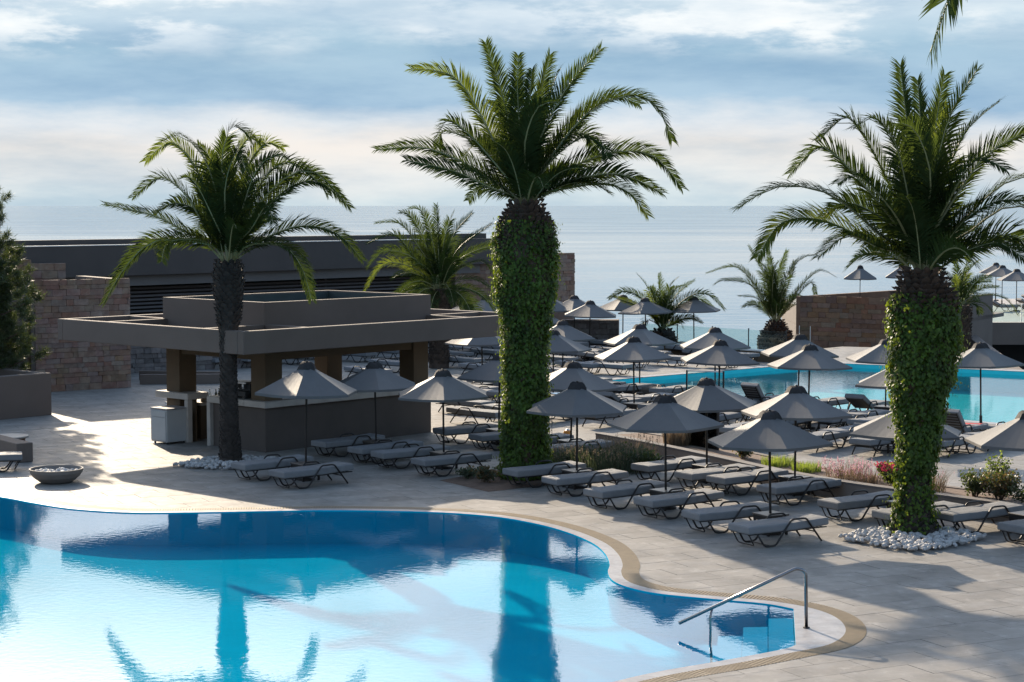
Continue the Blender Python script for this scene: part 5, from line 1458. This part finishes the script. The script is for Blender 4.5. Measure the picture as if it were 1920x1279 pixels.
def shrub(loc, rx, ry, h, n, leaf, mats, seed, label, name='shrub', cat='shrub', group=None, flowers=None):
    t = thing(name, loc, 0, label, cat, group)
    r = random.Random(seed)
    st_ = MB(); tips = []
    for k in range(max(6, int(n / 110))):
        a = r.uniform(0, 6.28); q = r.random() ** .5
        tip = Vector((cos(a) * q * rx * .85, sin(a) * q * ry * .85, h * r.uniform(.6, .95) * (1 - .25 * q))); tips.append(tip)
        st_.tube([(cos(a) * .05, sin(a) * .05, 0), tip * .5 + Vector((0, 0, h * .12)), tip], .009, 4, .003)
    st_.build('stems', M['brown_trunk'], t)
    for mi_, mat in enumerate(mats):
        mb = MB(); mb.fix = False
        for k in range(n // len(mats)):
            tip = r.choice(tips); f = r.uniform(.35, 1.1)
            c = tip * f + Vector((r.gauss(0, rx * .14), r.gauss(0, ry * .14), r.gauss(0, h * .08))); c.z = max(.02, c.z)
            q = Vector((r.gauss(0, 1), r.gauss(0, 1), r.gauss(.5, .8))).normalized(); s = q.orthogonal().normalized(); s = Quaternion(q, r.uniform(0, 6.28)) @ s
            ll = leaf * r.uniform(.6, 1.3)
            mb.add([c, c + s * ll * .3 + q * ll * .45, c + q * ll, c - s * ll * .3 + q * ll * .45], [(0, 1, 2, 3)])
        tag(mb.build('leaves', M[mat], t), kind='stuff')
    if flowers:
        fm, fn, fs_ = flowers; mb = MB(); mb.fix = False
        for k in range(fn):
            tip = r.choice(tips); c = tip * r.uniform(.85, 1.1) + Vector((r.gauss(0, rx * .16), r.gauss(0, ry * .16), r.uniform(0, .1)))
            for j in range(4):
                q = Vector((r.gauss(0, 1), r.gauss(0, 1), r.gauss(.3, .7))).normalized() * fs_; s = q.orthogonal().normalized() * fs_ * .4
                mb.add([c - s, c + s, c + q], [(0, 1, 2)])
        tag(mb.build('flowers', M[fm], t), kind='stuff')
    return t
def tuft(loc, rad, h, n, mat, seed, label, cat='grass tuft', name='grass_tuft', group=None, heads=None, lean=.45):
    t = thing(name, loc, 0, label, cat, group); r = random.Random(seed)
    mb = MB(); mb.fix = False; tips = []
    for k in range(n):
        a, q = r.uniform(0, 6.28), rad * r.random() ** .6
        b0 = Vector((cos(a) * q, sin(a) * q, 0)); hh = h * r.uniform(.55, 1.1); a2 = a + r.gauss(0, .7)
        l1 = Vector((cos(a2), sin(a2), 0)) * lean * hh * r.uniform(.2, 1)
        m_ = b0 + l1 * .35 + Vector((0, 0, hh * .6)); tp = b0 + l1 + Vector((0, 0, hh)); s = Vector((-sin(a2 + .8), cos(a2 + .8), 0)) * .006
        mb.add([b0 - s, b0 + s, m_ + s * .8, m_ - s * .8, tp], [(0, 1, 2, 3), (3, 2, 4)]); tips.append(tp)
    tag(mb.build('blades', M[mat], t), kind='stuff')
    if heads:
        hm, frac, size = heads; mb = MB(); mb.fix = False
        for tp in tips:
            if r.random() < frac:
                for j in range(5):
                    q = Vector((r.gauss(0, 1), r.gauss(0, 1), r.gauss(0, 1))).normalized() * size; s = q.orthogonal().normalized() * size * .5
                    o = tp + Vector((0, 0, -j * size * .8)); mb.add([o - s, o + s, o + q], [(0, 1, 2)])
        tag(mb.build('flower_heads', M[hm], t), kind='stuff')
    return t
GP = 'plants in the planter wall bed'
LB = 'lavender bushes beside the middle ivy palm'
shrub((1.95, 47.6, 0), .75, .6, .55, 2600, .09, ('lavender', 'shrub'), 31, 'grey-green lavender bush touching the middle ivy-clad trunk', group=LB)
shrub((2.75, 47.5, 0), .8, .6, .62, 2800, .09, ('shrub', 'lavender'), 32, 'bushiest dark green plant between the middle ivy trunk and planter wall', group=LB)
shrub((3.3, 47.1, 0), .55, .45, .5, 2000, .09, ('shrub',), 33, 'dark green bush against the lavender end of the planter wall', group=LB)
tuft((1.2, 47.4, 0), .5, .65, 420, 'lavender', 34, 'wispy grey grass clump close against the middle ivy trunk base', heads=('straw', .4, .025), group=LB)
tuft((2.3, 47.0, 0), .9, .65, 700, 'lavender', 35, 'tall wispy lavender stalks in front of the bushes by the planter wall', heads=('straw', .45, .025), group=LB)
tuft((3.0, 47.9, 0), .7, .75, 400, 'straw', 36, 'pale straw stalks rising behind the lavender bushes', heads=('straw', .4, .03), group=LB)
shrub((-.62, 45.3, 0), .42, .35, .42, 900, .075, ('lavender', 'olive'), 37, 'low sprawling plant on bare soil at the front of the middle ivy palm', group=LB)
shrub((-1.05, 45.9, 0), .3, .3, .3, 500, .07, ('lavender',), 38, 'small sparse plant on soil behind the loungers by the bar end', group=LB)
def on_bed(x):
    """point in the middle of the planter bed at a given x"""
    i = min(range(1, len(line) - 1), key=lambda k: abs(line[k].x - x)); t_ = (line[i + 1] - line[i - 1]).normalized(); nrm = Vector((-t_.y, t_.x, 0))
    if nrm.y < 0: nrm = -nrm
    return line[i] + nrm * .75, nrm
def bed_at(x, d=0.0, z=.31):
    p, nrm = on_bed(x); q = p + nrm * d; return (q.x, q.y, z)
tuft(bed_at(3.65, .1), .38, .5, 650, 'straw', 41, 'rust-brown grass clump behind the start of the planter wall', heads=('straw', .3, .02), group=GP)
shrub(bed_at(5.05, .0), .4, .35, .5, 1100, .07, ('olive', 'shrub'), 42, 'rusty green shrub in the planter bed beside the glass screen post', group=GP)
tuft(bed_at(5.65, .1), .4, .26, 500, 'lime', 43, 'low yellow-green grass tuft in the planter bed next to the rusty shrub', group=GP)
tuft(bed_at(6.25, .1), .35, .24, 500, 'lime', 44, 'brighter lime grass tuft in the middle of the planter bed', group=GP)
tuft(bed_at(6.95, .1), .5, .42, 260, 'straw', 45, 'airy tuft of pale pink blossom stalks in the planter bed', heads=('pink', .55, .032), lean=.8, group=GP)
tuft(bed_at(7.45, .1), .35, .32, 180, 'straw', 46, 'sparse pale stalks between the pink blossoms and the red shrub', heads=('pink', .25, .025), lean=.7, group=GP)
shrub(bed_at(8.0, .15), .5, .4, .52, 1700, .085, ('lime', 'shrub'), 47, 'green shrub topped with crimson flowers in the planter bed', group=GP, flowers=('crimson', 420, .05), name='flowering_shrub')
tuft(bed_at(8.7, -.1), .4, .5, 260, 'straw', 48, 'thin purple-grey stalks beside the ivy trunk in the planter bed', heads=('pink', .15, .02), lean=.7, group=GP)
shrub(bed_at(9.35, .1), .45, .4, .62, 1700, .07, ('shrub',), 49, 'rounded bright green bush just past the pebble-ringed ivy trunk', group=GP)
shrub(bed_at(9.55, .55), .35, .35, .95, 1000, .07, ('shrub', 'lime'), 50, 'upright pale green bush behind the rounded one past the ivy trunk', group=GP)
shrub(bed_at(9.95, -.05), .5, .42, .72, 1900, .07, ('olive', 'shrub'), 51, 'rust-tipped bush between two green ones at the planter end', group=GP)
shrub(bed_at(10.45, -.1), .45, .4, .5, 1500, .06, ('lavender', 'shrub'), 52, 'low grey-green bush in front of the rust-tipped ones', group=GP)
shrub(bed_at(10.85, .15), .55, .45, .9, 2200, .07, ('olive', 'shrub'), 53, 'tall mixed rust and green bush at the edge of the picture', group=GP)

# ------------------------------------------------------------------ pebble rings
def pebble_meshes(mat):
    out = []
    for s in range(5):
        r = random.Random(s + 300); bm = bmesh.new(); bmesh.ops.create_icosphere(bm, subdivisions=1, radius=.5)
        k = [r.uniform(.7, 1.25) for _ in range(3)]; k[2] *= .75
        for v in bm.verts: v.co = Vector((v.co.x * k[0], v.co.y * k[1], v.co.z * k[2])) * r.uniform(.85, 1.15)
        me = bpy.data.meshes.new('pebble'); bm.to_mesh(me); bm.free(); me.materials.append(mat); out.append(me)
    return out
PEB = pebble_meshes(M['pebble'])
def pebbles(root, spots, lim):
    r = random.Random(9); rest = MB(); rest.fix = False
    for k, (x, y, z, s) in enumerate(spots):
        if k < lim:
            o = link('pebble', r.choice(PEB), root, (x, y, z)); o.scale = (s, s, s); o.rotation_euler = (r.uniform(-.5, .5), r.uniform(-.5, .5), r.uniform(0, 6.28))
        else:
            me = r.choice(PEB); q = Matrix.Translation((x, y, z)) @ Matrix.Rotation(r.uniform(0, 6.28), 4, 'Z') @ Matrix.Scale(s, 4)
            rest.add([q @ v.co for v in me.vertices], [tuple(f.vertices) for f in me.polygons])
    if rest.v: tag(rest.build('pebble_heap', M['pebble_mass'], root), kind='stuff')
def scatter(poly, hole, n, s0, s1, seed, zf):
    r = random.Random(seed); xs = [p[0] for p in poly]; ys = [p[1] for p in poly]; out = []
    while len(out) < n:
        x, y = r.uniform(min(xs), max(xs)), r.uniform(min(ys), max(ys))
        if inside(poly, x, y) and math.hypot(x - hole[0], y - hole[1]) > hole[2]: out.append((x, y, zf(x, y) + r.uniform(0, .04), r.uniform(s0, s1)))
    return sorted(out, key=lambda p: p[1])
ring = thing('pebble_ring', (0, 0, 0), 0, 'bed of white pebbles heaped round the foot of the ivy-clad palm', 'pebble bed', 'pebble beds')
poly = [(6.45, 37.4), (6.95, 36.7), (7.5, 35.95), (8.2, 36.2), (9.0, 36.95), (9.4, 37.5), (8.9, 38.2), (7.2, 38.15)]
hx, hy = PALMS['pebble']['base']
pebbles(ring, scatter(poly, (hx, hy, .5), 560, .08, .155, 61, lambda x, y: .05 + .07 * max(0, 1 - math.hypot(x - hx, y - hy) / 1.6)), 299)
ring2 = thing('pebble_ring', (0, 0, 0), 0, 'bed of white pebbles round the foot of the bare-trunked palm', 'pebble bed', 'pebble beds')
poly = [(-8.6, 47.9), (-7.9, 47.5), (-7.0, 47.3), (-6.3, 47.8), (-5.6, 48.5), (-6.2, 49.3), (-7.6, 49.4), (-8.2, 48.7)]
hx2, hy2 = PALMS['bare']['base']
pebbles(ring2, scatter(poly, (hx2, hy2, .36), 480, .08, .14, 62, lambda x, y: .045 + .05 * max(0, 1 - math.hypot(x - hx2, y - hy2) / 1.4)), 250)

# ------------------------------------------------------------------ bowl, stump table, seat at the edge
def bowl_thing(loc, rad, h, label, mat, stones, seed):
    t = thing('stone_bowl', loc, 0, label, 'bowl', 'round concrete bowls')
    mb = MB(); mb.lathe([(rad * .45, 0), (rad * .62, .03), (rad * .85, h * .42), (rad * .97, h * .75), (rad, h), (rad * .95, h), (rad * .90, h * .78), (rad * .75, h * .5), (rad * .4, h * .4)], 40)
    mb.build('bowl', M[mat], t, smooth=False)
    if stones:
        r = random.Random(seed); mb = MB(); mb.lathe([(rad * .82, h * .60), (rad * .1, h * .66)], 24); mb.build('fill', M['pebble_mass'], t)
        for k in range(stones):
            a, q = r.uniform(0, 6.28), rad * .78 * r.random() ** .5; s = r.uniform(.09, .17)
            o = link('pebble', r.choice(PEB), t, (cos(a) * q, sin(a) * q, h * .70 + r.uniform(0, .03))); o.scale = (s, s * 1.2, s); o.rotation_euler = (r.random(), r.random(), r.uniform(0, 6))
    return t
bowl_thing((-10.88, 45.3, 0), .635, .34, 'round grey concrete bowl filled with white stones by the pool edge', 'bowl', 70, 81)
bowl_thing((4.45, 66.2, 0), .75, .36, 'shallow grey bowl planter at the corner of the second pool', 'bowl', 0, 82)
stp = thing('stump_table', (-13.55, 51.2, 0), 0, 'round dark wooden stump table behind the low seat wall', 'stump table')
mb = MB(); mb.lathe([(.40, 0), (.44, .1), (.42, .30), (.45, .36)], 22); mb.build('stump', M['wood'], stp)
mb = MB(); mb.lathe([(.50, .362), (.52, .385), (.51, .41)], 26); mb.build('table_top', M['concrete'], stp)
place(lounger_protos[0], (-13.2, 47.2, 0), R(195), 'sun lounger cut off at the picture edge beside the low seat wall', 'sun lounger', 'sun loungers on the pool deck')

# ------------------------------------------------------------------ handrail into the pool
hr = thing('handrail', (4.606, 29.52, 0), 0, 'brushed steel handrail sloping down into the shallow end of the pool', 'handrail')
mb = MB(); mb.tube(round_path([(0, 0, .01), (-.02, -.005, .90), (-.16, -.015, .955), (-2.02, -.285, .14)], .07, 4), .028, 12); mb.build('rail', M['steel'], hr, smooth=True)
mb = MB(); mb.tube([(-1.50, -.21, .355), (-1.53, -.215, .2), (-1.50, -.21, -.6)], .02, 10); mb.build('support', M['steel'], hr, smooth=True)
mb = MB(); mb.lathe([(.055, .005), (.055, .018), (.03, .024)], 16); mb.build('flange', M['frame'], hr)

# ------------------------------------------------------------------ things at the bar
def bar_pt(x, y, z=0):
    c, s = cos(AX), sin(AX); return (-6.59 + x * c - y * s, 50.8 + x * s + y * c, z)
fr = thing('drinks_fridge', bar_pt(-.42, 3.62), AX, 'grey under-counter fridge standing at the open end of the bar', 'fridge')
mb = MB(); mb.box((-.36, -.36, .06), (.36, .36, .96), bev=.012); mb.build('body', M['appliance'], fr)
mb = MB(); mb.box((-.385, -.33, .10), (-.362, .33, .74), bev=.006); mb.build('door', M['appliance'], fr)
mb = MB(); mb.box((-.385, -.33, .76), (-.362, .33, .92), bev=.006); mb.build('drawer', M['appliance'], fr)
mb = MB(); mb.box((-.38, -.38, .963), (.38, .38, 1.0), bev=.008); mb.build('top', M['marble'], fr)
for x in (-.28, .28):
    for y in (-.28, .28):
        mb = MB(); mb.lathe([(.03, 0), (.03, .062)], 10, (x, y, 0)); mb.build('foot', M['rubber'], fr)
ex = thing('fire_extinguisher', bar_pt(.74, .35, 1.95), AX, 'red fire extinguisher hung on the corner column of the bar', 'fire extinguisher')
mb = MB(); mb.lathe([(.065, 0), (.075, .02), (.075, .36), (.05, .42), (.02, .44)], 14); mb.build('cylinder', M['red'], ex, smooth=False)
mb = MB(); mb.box((-.02, -.05, .44), (.02, .07, .48)); mb.tube([(.0, .06, .46), (.05, .10, .3), (.06, .09, .05)], .012, 6); mb.build('valve', M['rubber'], ex)
mb = MB(); mb.box((-.10, -.03, .10), (-.075, .03, .3)); mb.build('bracket', M['frame'], ex)
cm = thing('coffee_machine', bar_pt(.25, 1.2, 1.375), AX, 'coffee machine with a dark body on the short side of the bar counter', 'coffee machine')
mb = MB(); mb.box((-.22, -.33, .06), (.22, .33, .2), bev=.01); mb.box((-.05, -.33, .2), (.22, .33, .40), bev=.01); mb.build('body', M['rubber'], cm)
mb = MB(); mb.box((-.22, -.34, .40), (.22, .34, .46), bev=.01); mb.build('cup_tray', M['chrome'], cm)
for y in (-.15, .15):
    mb = MB(); mb.lathe([(.04, .27), (.045, .33), (.045, .40)], 12, (-.13, y, 0)); mb.tube([(-.13, y, .3), (-.30, y, .29)], .014, 6); mb.build('brew_head', M['chrome'], cm)
for y in (-.28, .28):
    mb = MB(); mb.box((-.2, y - .02, 0), (.2, y + .02, .06)); mb.build('foot', M['rubber'], cm)
bk_ = thing('ice_bucket', bar_pt(.3, 1.95, 1.375), 0, 'pale ice bucket next to the coffee machine on the bar counter', 'bucket')
mb = MB(); mb.lathe([(.10, 0), (.14, .26), (.15, .27), (.13, .27), (.10, .02)], 18); mb.build('bucket', M['china'], bk_)
mb = MB(); mb.tube([(-.14, 0, .25), (-.1, 0, .36), (.1, 0, .36), (.14, 0, .25)], .006, 6); mb.build('handle', M['chrome'], bk_)
def glass_proto():
    t = thing('glass', (0, 0, 0))
    mb = MB(); mb.lathe([(.034, .0), (.036, .15), (.033, .15), (.03, .008)], 12); mb.build('tumbler', M['glassware'], t); return t
def bottle_proto(mat):
    t = thing('bottle', (0, 0, 0))
    mb = MB(); mb.lathe([(.036, 0), (.038, .02), (.038, .19), (.015, .25), (.014, .30)], 12); mb.build('body', M[mat], t)
    mb = MB(); mb.lathe([(.016, .302), (.016, .325)], 10); mb.build('cap', M['rubber'], t); return t
gp_, bp1, bp2 = glass_proto(), bottle_proto('dark_glass'), bottle_proto('glassware')
remember(None)
r = random.Random(77)
for k in range(22):
    x = 1.25 + k * .15; place(gp_, bar_pt(x, .42 + r.uniform(-.1, .1), 1.376), 0, 'clear tumbler standing in the row along the bar counter', 'glass', 'tumblers on the bar counter')
for k in range(16):
    x = 1.2 + k * .23 + r.uniform(-.05, .05)
    place(bp1 if k % 3 else bp2, bar_pt(x, CY - .45 + r.uniform(-.15, .15), 1.041), 0, 'dark bottle on the back counter of the bar' if k % 3 else 'clear bottle on the back counter of the bar', 'bottle', 'dark bottles behind the bar' if k % 3 else 'clear bottles behind the bar')
for k, (x, w) in enumerate(((2.1, .42), (3.0, .55), (4.2, .5))):
    t = thing('menu_board', bar_pt(x, .5, 1.376), AX, ('small pale board standing upright on the bar counter beside the corner column', 'wide pale board leaning on the middle of the bar counter', 'pale board standing on the bar counter near the end column')[k], 'board', 'pale boards on the bar counter')
    mb = MB(); mb.box((-w / 2, .0, 0), (w / 2, .02, .26), bev=.004); mb.build('panel', M['china'], t)
    mb = MB(); mb.box((-w / 2, -.05, 0), (-w / 2 + .03, .08, .02)); mb.box((w / 2 - .03, -.05, 0), (w / 2, .08, .02)); mb.build('foot', M['frame'], t)
for k, (x, y) in enumerate(((.95, CY - .6), (4.9, CY - .5))):
    t = thing('plate_stack', bar_pt(x, y, 1.042), 0, 'stack of white plates on the back counter by the ' + ('open' if k == 0 else 'closed') + ' end of the bar', 'plates', 'plate stacks behind the bar')
    mb = MB()
    for j in range(8): mb.lathe([(.06, j * .014), (.12, j * .014 + .012), (.115, j * .014 + .0135)], 18)
    mb.build('plate_pile', M['china'], t)

for k, (x, y, lab) in enumerate(((1.9, 1.0, 'tall juice dispenser on the bar counter next to the corner column'), (4.6, .55, 'tall juice dispenser on the bar counter near the end column'))):
    t = thing('juice_dispenser', bar_pt(x, .3 + .1 * k, 1.376), AX, lab, 'dispenser', 'juice dispensers on the bar')
    mb = MB(); mb.lathe([(.10, .12), (.10, .42)], 18); mb.build('tank', M['glassware'], t)
    mb = MB(); mb.box((-.12, -.12, 0), (.12, .12, .118), bev=.01); mb.build('stand', M['chrome'], t)
    mb = MB(); mb.lathe([(.105, .421), (.09, .46), (.02, .48)], 18); mb.build('lid', M['chrome'], t)
    mb = MB(); mb.tube([(0, -.10, .16), (0, -.16, .16), (0, -.165, .12)], .012, 6); mb.build('tap', M['rubber'], t)
till = thing('till', bar_pt(3.6, .55, 1.376), AX + .3, 'dark till screen standing on the middle of the bar counter', 'till')
mb = MB(); mb.box((-.17, -.01, .10), (.17, .02, .33), bev=.006); mb.build('screen', M['rubber'], till)
mb = MB(); mb.box((-.1, -.08, 0), (.1, .1, .02)); mb.box((-.03, .005, .02), (.03, .03, .12)); mb.build('stand', M['frame'], till)
# ------------------------------------------------------------------ small things on the sea terrace
def screen(p0, p1, h, label):
    p0, p1 = Vector(p0), Vector(p1); a = math.atan2(p1.y - p0.y, p1.x - p0.x); L = (p1 - p0).length
    t = thing('glass_screen', p0, a, label, 'glass screen', 'glass screens')
    mb = MB(); mb.box((.03, -.008, .08), (L - .03, .008, h - .04)); mb.build('glass_panel', M['glass'], t)
    for x in (0, L): part('post', 'frame', t, ((x - .025, -.025, 0), (x + .025, .025, h)))
    part('top_rail', 'cap_metal', t, ((.027, -.02, h - .04), (L - .027, .02, h)))
screen((4.25, 50.6, 0), (5.3, 48.9, 0), 1.45, 'glass screen between the planter wall start and the loungers behind it')
screen((5.75, 62.6, 0), (6.9, 62.1, 0), 1.2, 'small framed glass screen beside the water of the second pool')
def lantern(x, y, z, h, label):
    t = thing('garden_lantern', (x, y, z), 0, label, 'lantern', 'amber lanterns')
    mb = MB(); mb.tube([(0, 0, 0), (0, 0, h)], .014, 6); mb.build('stake', M['frame'], t)
    mb = MB(); mb.lathe([(.05, h), (.115, h + .06), (.13, h + .12), (.10, h + .19), (.04, h + .21)], 14); mb.build('shade', M['amber'], t)
    mb = MB(); mb.lathe([(.06, h + .212), (.02, h + .25)], 10); mb.build('lid', M['china'], t)
lantern(1.53, 52.3, 0, .22, 'round amber lantern between the middle ivy trunk and the planter wall start')
lantern(8.80, 44.2, .31, .12, 'round amber lantern at the ivy trunk in the planter bed')
blt = thing('path_light', (1.02, 48.6, 0), 0, 'slim dark path light with a thin rod beside the middle ivy palm', 'path light')
mb = MB(); mb.box((-.045, -.045, 0), (.045, .045, .42), bev=.006); mb.build('body', M['frame'], blt)
mb = MB(); mb.tube([(0, 0, .42), (0, 0, 1.35)], .008, 6); mb.build('rod', M['frame'], blt)
def towel(loc, rz, w, l, mat, label):
    t = thing('towel', loc, rz, label, 'towel', 'towels')
    r = random.Random(int(w * 100)); mb = MB(); nx, ny = 8, 6; vs, fs = [], []
    for i in range(nx + 1):
        for j in range(ny + 1):
            x, y = (i / nx - .5) * l, (j / ny - .5) * w
            vs.append((x, y, .02 + .012 * sin(x * 9 + y * 5) + r.uniform(0, .008)))
    for i in range(nx):
        for j in range(ny):
            a = i * (ny + 1) + j; fs.append((a, a + ny + 1, a + ny + 2, a + 1))
    mb.add(vs, fs); mb.build('cloth', M[mat], t, smooth=True)
rx_, ry_ = EXTRA_LOUNGERS[15][:2]
towel((rx_ + .55 * cos(AX), ry_ + .55 * sin(AX), .42), AX, .5, .7, 'red_cloth', 'red towel lying on the foot of the lounger with the raised backrest')
x, y = PARASOLS[21][1:3]
towel((x + .55, y - .75, .43), AX + pi / 2, .6, 1.3, 'blue_cloth', 'blue towel spread on a lounger beside the middle ivy trunk')
